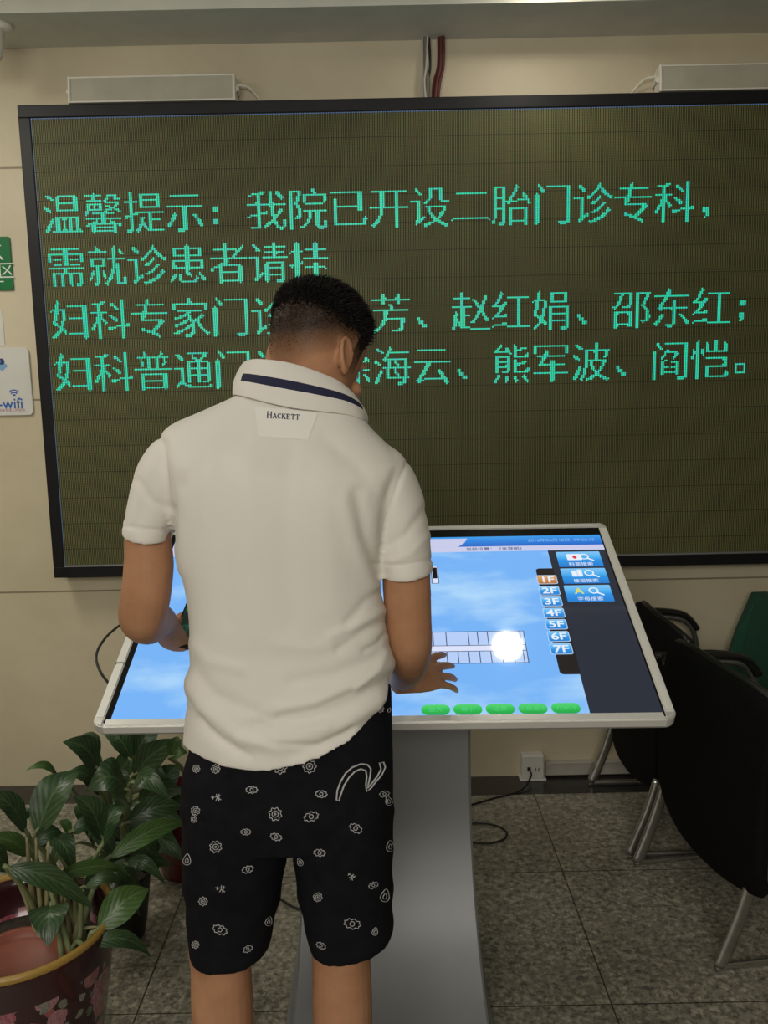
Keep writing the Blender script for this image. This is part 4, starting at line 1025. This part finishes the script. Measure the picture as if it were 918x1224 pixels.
MOT = [(235, 919, 5, 1, 0), (301, 944, 7, 0, 0), (259, 953, 7, 3, 0), (234, 969, 6, 1, .5), (329, 973, 9, 1, .3), (384, 949, 7, 0, .1), (372, 976, 9, 0, -.3), (294, 994, 6, 0, 0), (258, 1012, 8, 1, .3), (425, 990, 8, 0, .5),
       (382, 1019, 7, 0, .1), (224, 1027, 7, 2, .1), (296, 1039, 7, 0, -.3), (264, 1062, 7, 3, .2), (243, 1077, 6, 1, 0), (380, 1072, 6, 1, .2), (420, 1047, 6, 3, .8), (446, 1058, 6, 0, -.4), (460, 1070, 8, 2, .2), (263, 1111, 9, 0, .4),
       (421, 1104, 10, 0, .2), (448, 1113, 5, 2, .2), (384, 1130, 6, 0, .5), (234, 1129, 5, 1, 0), (296, 1134, 6, 0, -.5), (335, 917, 9, 1, 0), (370, 916, 9, 1, 0), (459, 949, 6, 0, -.2), (330, 1000, 7, 0, .3), (466, 1011, 7, 2, 0), (359, 1030, 5, 2, -.4), (454, 847, 5, 1, 0), (465, 848, 6, 2, .3), (258, 919, 6, 1, 0), (321, 1101, 6, 2, .3), (464, 957, 6, 2, -.3), (232, 978, 5, 2, -.2)]
bm = bmesh.new()
for x, y, s, k, r in MOT: motif(bm, x, y, s, k, r)
for k in range(34): motif(bm, rng.uniform(228, 330) if k % 2 else rng.uniform(362, 462), rng.uniform(900, 1110), rng.uniform(6, 9), k % 4, rng.uniform(-.6, .6), True)
n1 = len(bm.faces)
# the large double-outlined bird-shaped stroke on the right back pocket
OUT = [(402, 956), (403, 945), (407, 934), (413, 924), (421, 917), (431, 913), (439, 914), (443, 919), (442, 928), (440, 937), (439, 942), (445, 935), (451, 927), (455, 919), (453, 912), (458, 911), (460, 917), (456, 926), (449, 934), (443, 942), (438, 946), (437, 938), (438, 928), (437, 921), (431, 919), (424, 922), (417, 929), (411, 939), (407, 950), (405, 957)]
pts = [drape(BS, x, y, .001) for x, y in OUT]
ribbon(bm, pts, .0026, (0, -1, .2), True)
bm.faces.ensure_lookup_table()
for f in bm.faces: f.material_index = 2 if f.index >= n1 else 1
mp = bpy.data.meshes.new('t'); bm.to_mesh(mp); bm.free()
tb.from_mesh(me) if False else None
bm = bmesh.new(); bm.from_mesh(me); nb = len(bm.faces); bm.from_mesh(mp); bm.faces.ensure_lookup_table()
mi = [0]*len(mp.polygons); mp.polygons.foreach_get('material_index', mi)
for f, k in zip(bm.faces[nb:], mi): f.material_index = k
for f in bm.faces[:nb]: f.smooth = True
obj('shorts', bm, None, person, False, mats=[M_SHORTS, M_PRINT, M_PRINTW])

# --- the phone in the left hand
ph = empty('smartphone', PH['C'], 'dark smartphone held in the person\'s left hand above the screen', 'phone')
PM = plane_mat(PH['C'], PH['e1'], PH['e2'])
bm = bmesh.new(); prism(bm, rrect(.070, .144, .009), PM, -.004, .004, .0012); obj('case', bm, mat('black phone shell', (.01, .01, .011), .3), ph)
bm = bmesh.new(); poly(bm, [PM @ Vector((x, y, .0043)) for x, y in rrect(.062, .128, .003)])
m_ps = mat('dim green phone screen', (.01, .01, .01), .08); _n = noise(m_ps, 55, 3, .6)
L(m_ps, ramp(m_ps, _n.outputs[0], [(.45, (.006, .014, .011)), (.58, (.01, .07, .04)), (.68, (.04, .20, .11))]).outputs[0], bsdf(m_ps).inputs['Emission Color']); bsdf(m_ps).inputs['Emission Strength'].default_value = 1
obj('screen', bm, m_ps, ph)

# ------------------------------------------------------------------ chairs at the right
M_CHROME = noisy('worn chrome tube', (.40, .39, .37), (.52, .51, .48), 25, .25, .9)
M_FABRIC = noisy('black upholstery', (.0045, .0045, .0045), (.008, .008, .0075), 120, .9, bstr=.15, spec=.12)
M_LEATHER = noisy('black leatherette', (.008, .008, .008), (.012, .012, .012), 60, .35)
def flat_tube(bm, pts, ra, rb, ref): tube(bm, catmull(pts, 6), [(ra, rb)]*((len(pts)-1)*6+1), 14, ref=ref)
def chair(x, y, rz, label, prof, W2=.25, dy=0.0):
    t = empty('visitor_chair', (x, y, 0), label, 'chair', None, rz)
    Mw = Matrix.Translation((x, y, 0)) @ Matrix.Rotation(rz, 4, 'Z')
    # back: a tall padded panel, bowed across and rolled over along its top
    bm = bmesh.new(); rows = []
    for z, xx in prof:
        row = []
        for j in range(17):
            v = -1+2*j/16; bow = .035*v*v; droop = .030*abs(v)**3*(1 if z > .6 else 0) - .03*abs(v)**3*(1 if z < .3 else 0)
            row.append(Vector((xx+bow, dy+v*W2*(1-.04*(z < .3)), z-droop)))
        rows.append(row)
    t_ = bmesh.new(); V = [[t_.verts.new(p) for p in r] for r in rows]
    for a, b in zip(V[:-1], V[1:]):
        for i in range(16): t_.faces.new((a[i], a[i+1], b[i+1], b[i]))
    me = with_mods(t_, [('SOLIDIFY', dict(thickness=.042, offset=0)), ('BEVEL', dict(width=.014, segments=3, limit_method='ANGLE')), ('SUBSURF', dict(levels=1, render_levels=1))])
    me.transform(Mw); back = link('backrest', me, M_FABRIC, t, True)
    zt, xt = prof[-1]
    bm = bmesh.new(); tube(bm, [Mw @ Vector((xt+.035*v*v, dy+v*W2*.985, zt-.030*abs(v)**3)) for v in np.linspace(-1, 1, 17)], .014, 8)
    obj('piping', bm, M_LEATHER, back, True)
    bm = bmesh.new(); box(bm, (.28, 0, .40), (.36, .47, .09), .03, Mw, 4); obj('seat', bm, M_FABRIC, t, True)
    for s in (-1, 1):
        yy = s*.258
        bm = bmesh.new()
        flat_tube(bm, [Mw @ Vector(p) for p in ((.097, yy, .27), (.062, yy, .15), (.01, yy, .012))], .009, .019, Mw.to_3x3() @ Vector((0, 1, 0)))
        obj('leg', bm, M_CHROME, t, True)
        bm = bmesh.new()
        flat_tube(bm, [Mw @ Vector(p) for p in ((.0, yy, .012), (.15, yy, .011), (.36, yy, .011), (.405, yy, .03), (.412, yy, .25), (.405, yy, .48), (.39, yy, .60), (.35, yy, .652), (.27, yy, .668), (.10, yy, .668))], .0085, .011, Mw.to_3x3() @ Vector((0, 1, 0)))
        obj('side_frame', bm, M_CHROME, t, True)
        bm = bmesh.new()
        tube(bm, catmull([Mw @ Vector(p) for p in ((.08, yy, .690), (.18, yy, .692), (.28, yy, .690), (.355, yy, .672), (.40, yy, .62))], 6), [(.020, .012)]*25, 14, ref=Mw.to_3x3() @ Vector((0, 1, 0)))
        obj('armrest', bm, M_LEATHER, t, True)
    bm = bmesh.new(); tube(bm, [Mw @ Vector((.25, -.25, .345)), Mw @ Vector((.25, .25, .345))], .011, 10); obj('crossbar', bm, M_CHROME, t, True)
chair(.775, 2.905, math.radians(0.5), 'black upholstered visitor chair with chrome legs by the wall behind the kiosk corner',
      ((.205, .075), (.24, .062), (.32, .060), (.42, .072), (.52, .090), (.62, .112), (.69, .128), (.735, .140), (.752, .155)))
chair(.822, 2.345, math.radians(7.6), 'black upholstered visitor chair nearest the camera at the right edge',
      ((.205, .075), (.24, .058), (.32, .050), (.42, .050), (.52, .052), (.62, .056), (.70, .062), (.75, .070), (.772, .086)), .285, -.035)

# table under a green cloth
tb_ = empty('draped_table', (1.95, 2.66, 0), 'table under a dark green cloth against the wall at the right', 'table')
M_GREEN = noisy('dark green baize', (.006, .052, .030), (.010, .068, .040), 90, .9)
def cloth():
    bm = bmesh.new(); x0, x1, y0, y1, z = 1.385, 2.5, 2.13, 3.19, .752; n = 160; per = 2*((x1-x0)+(y1-y0)); top = []; rows = [[], [], [], []]
    for k in range(n):
        d = per*k/n
        if d < x1-x0: p, o = (x0+d, y0), (0, -1)
        elif d < x1-x0+y1-y0: p, o = (x1, y0+d-(x1-x0)), (1, 0)
        elif d < 2*(x1-x0)+y1-y0: p, o = (x1-(d-(x1-x0)-(y1-y0)), y1), (0, 1)
        else: p, o = (x0, y1-(d-2*(x1-x0)-(y1-y0))), (-1, 0)
        cx, cy = (x0+x1)/2, (y0+y1)/2
        wv = math.sin(d*21)*.5+math.sin(d*34+1)*.3
        corner = min(abs(p[0]-x0), abs(p[0]-x1))+min(abs(p[1]-y0), abs(p[1]-y1))
        for j, (f, dz, amp) in enumerate(((0, 0, 0), (.006, -.012, .0), (.045, -.14, .020), (.085 if o != (0, 1) else .05, -.33, .035))):
            kk = f+amp*wv*.5
            if o == (0, 1): kk = min(kk, .055)
            q = Vector((p[0]+o[0]*kk, p[1]+o[1]*kk, z+dz+(-.05*math.exp(-corner/.08) if j == 3 else 0)))
            if corner < .06 and j: q += Vector((math.copysign(.035, p[0]-cx), math.copysign(.02 if p[1] < cy else .005, p[1]-cy), 0))*f/.085
            rows[j].append(q)
    loft(bm, rows, cap=False); bm.verts.ensure_lookup_table(); bm.faces.new([bm.verts[k] for k in range(n)])
    bmesh.ops.recalc_face_normals(bm, faces=bm.faces[:])
    return with_mods(bm, [('SOLIDIFY', dict(thickness=.003, offset=-1))])
link('tablecloth', cloth(), M_GREEN, tb_, False)
bm = bmesh.new(); box(bm, (1.94, 2.66, .728), (1.09, 1.04, .03), .004); obj('tabletop', bm, noisy('brown laminate', (.12, .07, .04), (.15, .09, .05), 6, .5), tb_)
for sx in (1.45, 2.43):
    for sy in (2.2, 3.1):
        bm = bmesh.new(); tube(bm, [(sx, sy, 0), (sx, sy, .715)], .02, 12); obj('leg', bm, M_CHROME, tb_, True)

# ------------------------------------------------------------------ potted plants at the left
def leaf_mat(name, dark, mid, vein):
    m = mat(name, mid, .38, spec=.45)
    u = N(m, 'ShaderNodeUVMap'); s = N(m, 'ShaderNodeSeparateXYZ'); L(m, u.outputs[0], s.inputs[0])
    ax = math_(m, 'ABSOLUTE', math_(m, 'SUBTRACT', s.outputs[0], .5))
    ph_ = math_(m, 'SUBTRACT', math_(m, 'MULTIPLY', s.outputs[1], 46.0), math_(m, 'MULTIPLY', ax, 34.0))
    st_ = math_(m, 'MULTIPLY', math_(m, 'ADD', math_(m, 'SINE', ph_), 1.0), .5)
    t = N(m, 'ShaderNodeTexCoord'); n = noise(m, 26, 4, .6, vec=t.outputs['Object'])
    f = math_(m, 'MULTIPLY', math_(m, 'POWER', st_, 3.0), n.outputs[0])
    c = ramp(m, n.outputs[0], [(.3, dark), (.7, mid)]).outputs[0]
    c = mix(m, math_(m, 'MULTIPLY', f, .75), c, vein)
    rib = math_(m, 'LESS_THAN', ax, .035); c = mix(m, math_(m, 'MULTIPLY', rib, .6), c, vein)
    L(m, c, bsdf(m).inputs['Base Color'])
    h = math_(m, 'ADD', math_(m, 'MULTIPLY', st_, -.4), math_(m, 'MULTIPLY', rib, -1.0)); bump(m, h, .35, .002)
    bsdf(m).inputs['Transmission Weight'].default_value = 0.0
    return m
M_LEAF = leaf_mat('dark green leaf', (.018, .042, .016), (.032, .070, .024), (.085, .14, .062))
M_LEAFB = leaf_mat('fresh green leaf', (.034, .078, .018), (.055, .115, .026), (.12, .19, .07))
M_STEM = noisy('pale green stem', (.16, .21, .09), (.24, .26, .13), 18, .5)
def add_leaf(bm, uvl, a, b, w_, bowz=.03, roll=0.0, mi=0, cup=.25, wave=0.0):
    """leaf blade from base a to tip b; w_ half width; bowz lifts the middle"""
    a, b = Vector(a), Vector(b); ax = (b-a); ln = ax.length; ax.normalize()
    view = (CAM*.6+Vector((0, 0, 3.0))*.4-(a+b)/2).normalized()
    side = ax.cross(view).normalized(); side = Matrix.Rotation(roll, 3, ax) @ side; nn = side.cross(ax).normalized()
    if nn.dot(view) < 0: nn = -nn
    nu, nv = 6, 14; G = []
    for j in range(nv+1):
        v = j/nv; wd = w_*(math.sin(PI*min(1, v**.80))**.85)*(1.0-.18*v) if 0 < v < 1 else w_*.02
        c = a+ax*ln*v+Vector((0, 0, 1))*bowz*4*v*(1-v)*.8+nn*bowz*math.sin(PI*v)*.6
        row = []
        for i in range(nu+1):
            u = -1+2*i/nu
            row.append((bm.verts.new(c+side*wd*u+nn*(cup*wd*abs(u)**1.5-.06*wd)+nn*wave*wd*math.sin(v*17+u*2)*abs(u)), (i/nu, v)))
        G.append(row)
    for j in range(nv):
        for i in range(nu):
            q = (G[j][i], G[j][i+1], G[j+1][i+1], G[j+1][i]); f = bm.faces.new([x[0] for x in q]); f.smooth = True; f.material_index = mi
            for lp_, x in zip(f.loops, q): lp_[uvl].uv = x[1]
def plant(t, leaves, crown, name='foliage'):
    """leaves: (base px, tip px, half width px, Y base, Y tip, bow, roll, material, has stem)"""
    bm = bmesh.new(); uvl = bm.loops.layers.uv.new('UVMap'); sb = bmesh.new()
    for (bx, by), (tx, ty), hw, yb, yt, bow, roll, mi, stem in leaves:
        a = px(bx, by, yb); b = px(tx, ty, yt); k = ((yb+yt)/2)/FPX
        add_leaf(bm, uvl, a, b, hw*k*1.08, bow, roll, mi, .22, .06)
        if stem is not None:
            c = Vector(crown[stem])+Vector((rng.normal(0, .012), rng.normal(0, .012), 0)); d = (b-a).normalized()
            mid = c.lerp(a, .55)+Vector((0, 0, .03)); 
            tube(sb, catmull([c, mid, a-d*.008, a+d*.03], 5), [(r, r*.8) for r in np.linspace(.0085, .0035, 16)], 8)
    f = obj('foliage', bm, None, t, False, mats=[M_LEAF, M_LEAFB])
    if len(sb.verts): obj('stem', sb, M_STEM, t, True)
    else: sb.free()
M_SOIL = noisy('dark potting soil', (.018, .013, .009), (.05, .036, .025), 70, .95, bstr=.6)
def glaze(name, base, floral):
    m = mat(name, base, .16, coat=.3)
    if not floral: return m
    t = N(m, 'ShaderNodeTexCoord'); g = t.outputs['Object']
    c = None; base_n = noise(m, 9, 3, .5, vec=g)
    cc = ramp(m, base_n.outputs[0], [(.3, base), (.7, tuple(x*1.5 for x in base))]).outputs[0]
    wv = N(m, 'ShaderNodeVectorMath', operation='ADD'); wn = noise(m, 45, 3, .6, vec=g)
    sc = N(m, 'ShaderNodeVectorMath', operation='SCALE'); sc.inputs['Scale'].default_value = .022; L(m, wn.outputs['Color'], sc.inputs[0])
    L(m, g, wv.inputs[0]); L(m, sc.outputs[0], wv.inputs[1])
    for scale, th, cols, off in ((11., .46, ((.30, .06, .09), (.42, .22, .26)), 0), (17., .40, ((.36, .20, .22), (.30, .04, .05)), 5), (30., .30, ((.09, .12, .06), (.35, .30, .30)), 9)):
        mp = N(m, 'ShaderNodeMapping'); mp.inputs['Location'].default_value = (off+.3, off*.7, off*.3); L(m, wv.outputs[0], mp.inputs[0])
        v = N(m, 'ShaderNodeTexVoronoi', Scale=scale); L(m, mp.outputs[0], v.inputs['Vector'])
        s = N(m, 'ShaderNodeSeparateColor'); L(m, v.outputs['Color'], s.inputs[0])
        inside = math_(m, 'MULTIPLY', math_(m, 'LESS_THAN', v.outputs['Distance'], th), math_(m, 'GREATER_THAN', s.outputs[0], .14))
        petal = mix(m, s.outputs[1], cols[0], cols[1])
        sh = N(m, 'ShaderNodeTexWave', Scale=scale*3.0, Distortion=6.0); L(m, wv.outputs[0], sh.inputs[0])
        petal = mix(m, math_(m, 'MULTIPLY', sh.outputs['Fac'], .55), petal, tuple(x*.45 for x in cols[0]))
        ss = N(m, 'ShaderNodeSeparateXYZ'); L(m, g, ss.inputs[0])
        low = math_(m, 'LESS_THAN', ss.outputs[2], .335)
        cc = mix(m, math_(m, 'MULTIPLY', inside, low), cc, petal)
    L(m, cc, bsdf(m).inputs['Base Color']); return m
def pot(t, c, r, h, m, rim_m, soil=.05):
    bm = bmesh.new(); lathe(bm, [(0, .004), (r*.62, .004), (r*.66, .0), (r*.70, .012), (r*.82, h*.35), (r*.93, h*.7), (r*.985, h-.02), (r*.985, h-.004), (r*.93, h-.004), (r*.90, h-.03), (r*.84, h*.6), (0, h*.6)], (c[0], c[1], 0), 56)
    obj('pot', bm, m, t, True)
    bm = bmesh.new(); lathe(bm, [(r*.985, h-.012), (r*1.0, h-.006), (r*.995, h+.002), (r*.955, h+.004), (r*.925, h-.004), (r*.93, h-.012)], (c[0], c[1], 0), 56)
    obj('rim', bm, rim_m, t, True)
    bm = bmesh.new(); lathe(bm, [(0, h-soil+.012), (r*.4, h-soil+.008), (r*.88, h-soil)], (c[0], c[1], 0), 32); obj('soil', bm, M_SOIL, t, True)
C1 = px(20, 1100, 1.75); H1 = C1.z; P1 = (C1.x, 1.75); R1 = .207
t1 = empty('potted_plant', (P1[0], P1[1], 0), 'leafy green plant in a maroon flowered pot with yellow rim, nearest the camera', 'plant')
pot(t1, P1, R1, H1, glaze('maroon flowered glaze', (.028, .008, .010), True), mat('yellow glazed rim', (.36, .22, .05), .35), .10)
cr = [(P1[0]+.06, P1[1]+.06, H1-.10), (P1[0]+.125, P1[1]-.03, H1-.10), (P1[0]+.09, P1[1]+.10, H1-.10)]
plant(t1, [((31, 995), (-22, 951), 15, 1.80, 1.72, .03, .25, 0, 0), ((36, 1022), (-22, 1001), 12, 1.78, 1.70, .02, -.2, 1, 0),
           ((8, 1037), (112, 1087), 15, 1.66, 1.74, .035, .3, 0, 0), ((10, 1038), (-30, 1030), 16, 1.68, 1.62, .02, 0, 0, None),
           ((62, 1082), (58, 1132), 25, 1.72, 1.64, .02, .15, 0, 1), ((117, 1110), (178, 1063), 21, 1.72, 1.80, .02, .2, 1, 1),
           ((104, 1130), (180, 1143), 11, 1.70, 1.78, .035, .1, 0, 1), ((62, 1051), (152, 1042), 10, 1.74, 1.86, .03, .4, 1, 1),
           ((100, 1062), (146, 1060), 8, 1.74, 1.80, .035, .3, 0, 1), ((44, 998), (94, 922), 24, 1.84, 1.94, .03, -.35, 0, 2),
           ((40, 1012), (75, 996), 10, 1.82, 1.88, .02, .2, 0, 0), ((60, 1003), (90, 1048), 14, 1.85, 1.82, .03, -.3, 0, 2),
           ((84, 998), (70, 981), 7, 1.88, 1.88, .01, .4, 1, 2), ((86, 996), (113, 992), 10, 1.88, 1.92, .02, 0, 0, 2),
           ((122, 1004), (88, 952), 17, 1.95, 1.90, .03, .3, 0, 2), ((120, 1012), (150, 962), 15, 1.95, 2.0, .03, -.2, 0, 2),
           ((131, 1026), (224, 984), 13, 1.90, 2.05, .03, .25, 1, 1), ((36, 978), (30, 968), 8, 1.9, 1.9, .01, 0, 0, 0),
           ((52, 1018), (34, 968), 10, 1.90, 1.95, .02, .5, 0, 0), ((100, 1070), (128, 1045), 11, 1.85, 1.9, .02, .2, 0, 1)], cr)
# bare stalks rising from the soil
bm = bmesh.new()
for pts, r in (([(50, 1112), (38, 1065), (32, 1000)], .011), ([(52, 1112), (46, 1060), (43, 1002)], .009), ([(54, 1110), (56, 1060), (58, 1006)], .008), ([(48, 1112), (30, 1075), (13, 1038)], .005),
               ([(84, 1146), (92, 1110), (100, 1065)], .012), ([(86, 1146), (82, 1105), (76, 1062)], .008), ([(88, 1140), (98, 1112), (118, 1108)], .006), ([(92, 1150), (104, 1135), (125, 1122)], .005), ([(76, 1120), (74, 1080), (74, 1050)], .007)):
    Y = 1.76; q = [px(x, y, Y) for x, y in pts]; q[0].z = min(q[0].z, H1-.09); tube(bm, catmull(q, 5), [(k, k*.8) for k in np.linspace(r, max(.003, r*.35), 11)], 8)
obj('stalk', bm, noisy('pale stalk', (.20, .19, .09), (.30, .28, .15), 22, .5), t1, True)
# terracotta saucer leaning inside the pot's rim
SM = Matrix.Translation(px(24, 1160, 1.668)) @ Matrix.Rotation(math.radians(11), 4, 'X') @ Matrix.Rotation(math.radians(7), 4, 'Y')
bm = bmesh.new(); lathe(bm, [(0, .0), (.080, .0), (.087, .004), (.095, .016), (.104, .016), (.100, .0), (.092, -.010), (0, -.010)], (0, 0, 0), 44, SM)
tag(obj('terracotta_saucer', bm, noisy('terracotta plastic', (.19, .050, .028), (.23, .062, .036), 25, .5), None, True), 'red terracotta saucer leaning inside the flowered pot', 'saucer')
# plant in a black pot in the middle
P2 = (-.77, 2.30); t2 = empty('potted_plant', (P2[0], P2[1], 0), 'dark leafy plant in a plain black pot between the other two plants', 'plant')
pot(t2, P2, .078, .19, mat('black plastic pot', (.008, .008, .008), .4), mat('black pot rim', (.01, .01, .01), .4), .03)
cr2 = [(P2[0], P2[1], .17), (P2[0]+.03, P2[1]-.03, .17)]
plant(t2, [((118, 922), (75, 887), 17, 2.10, 2.02, .03, .2, 0, 0), ((70, 930), (31, 921), 7, 2.10, 2.05, .02, .5, 1, 0), ((152, 946), (102, 948), 24, 2.06, 2.0, .04, .2, 0, 0),
           ((158, 938), (204, 957), 14, 2.06, 2.02, .04, .1, 0, 0), ((118, 905), (98, 878), 9, 2.14, 2.18, .02, .5, 0, 0), ((120, 950), (78, 925), 14, 2.16, 2.1, .03, .3, 0, 0),
           ((150, 985), (220, 965), 16, 2.12, 2.2, .03, .3, 0, 1), ((140, 975), (105, 1000), 16, 2.1, 2.02, .03, .2, 0, 1), ((150, 1032), (198, 1058), 9, 2.0, 2.0, .04, .2, 0, 1), ((140, 1040), (205, 1035), 12, 2.02, 2.1, .03, .3, 0, 1), ((120, 1045), (170, 1072), 13, 1.98, 2.0, .04, -.2, 0, 1),
           ((110, 1030), (150, 1050), 13, 2.02, 2.05, .03, .2, 0, 1), ((130, 930), (158, 965), 15, 2.15, 2.1, .03, 0, 0, 0),
           ((120, 990), (190, 1008), 15, 2.2, 2.25, .03, .2, 0, 0), ((110, 980), (140, 1030), 15, 2.2, 2.15, .03, .2, 0, 0), ((95, 960), (112, 1012), 14, 2.2, 2.15, .03, -.2, 0, 0), ((130, 1000), (172, 1040), 15, 2.25, 2.2, .03, .1, 0, 1),
           ((90, 1010), (60, 1040), 12, 2.15, 2.1, .03, .2, 0, 0), ((125, 1050), (168, 1095), 12, 2.15, 2.1, .03, .2, 0, 1), ((105, 1030), (112, 1075), 13, 2.2, 2.12, .03, .3, 0, 0)], cr2)
# plant in a dark red pot at the back, under the kiosk
P3 = (-.66, 2.64); t3 = empty('potted_plant', (P3[0], P3[1], 0), 'dark leafy plant in a dark red pot at the back under the kiosk', 'plant')
pot(t3, P3, .135, .26, glaze('dark red glaze', (.09, .010, .012), False), mat('dark red rim', (.11, .014, .014), .3), .03)
cr3 = [(P3[0], P3[1], .24), (P3[0]+.03, P3[1], .24)]
plant(t3, [((160, 928), (218, 884), 17, 2.48, 2.42, .03, .25, 0, 0), ((157, 908), (124, 878), 14, 2.48, 2.5, .03, .3, 0, 0), ((156, 905), (150, 868), 12, 2.50, 2.52, .02, .3, 0, 0), ((160, 908), (190, 868), 14, 2.50, 2.55, .03, .2, 0, 0), ((162, 930), (200, 930), 20, 2.5, 2.45, .04, 0, 0, 0),
           ((165, 960), (222, 945), 18, 2.5, 2.45, .03, .2, 0, 1), ((165, 975), (225, 990), 16, 2.5, 2.4, .04, .2, 0, 1), ((170, 1000), (222, 1030), 17, 2.45, 2.38, .04, .2, 0, 1), ((160, 990), (190, 1045), 16, 2.42, 2.36, .03, .2, 0, 1), ((150, 960), (120, 975), 16, 2.5, 2.44, .03, .2, 0, 0),
           ((185, 940), (150, 900), 16, 2.55, 2.6, .03, .2, 0, 0), ((185, 955), (215, 915), 16, 2.55, 2.6, .03, .2, 0, 0), ((140, 930), (175, 900), 14, 2.6, 2.6, .03, .2, 0, 0), ((175, 990), (140, 1010), 15, 2.5, 2.45, .03, .2, 0, 1),
           ((190, 970), (228, 960), 15, 2.55, 2.5, .03, .2, 0, 1), ((140, 950), (108, 925), 14, 2.6, 2.6, .03, .1, 0, 0), ((150, 960), (180, 1000), 16, 2.55, 2.5, .03, .1, 0, 0), ((205, 905), (212, 880), 9, 2.4, 2.4, .02, .3, 1, None), ((205, 905), (224, 900), 10, 2.4, 2.4, .02, .2, 1, 1)], cr3)
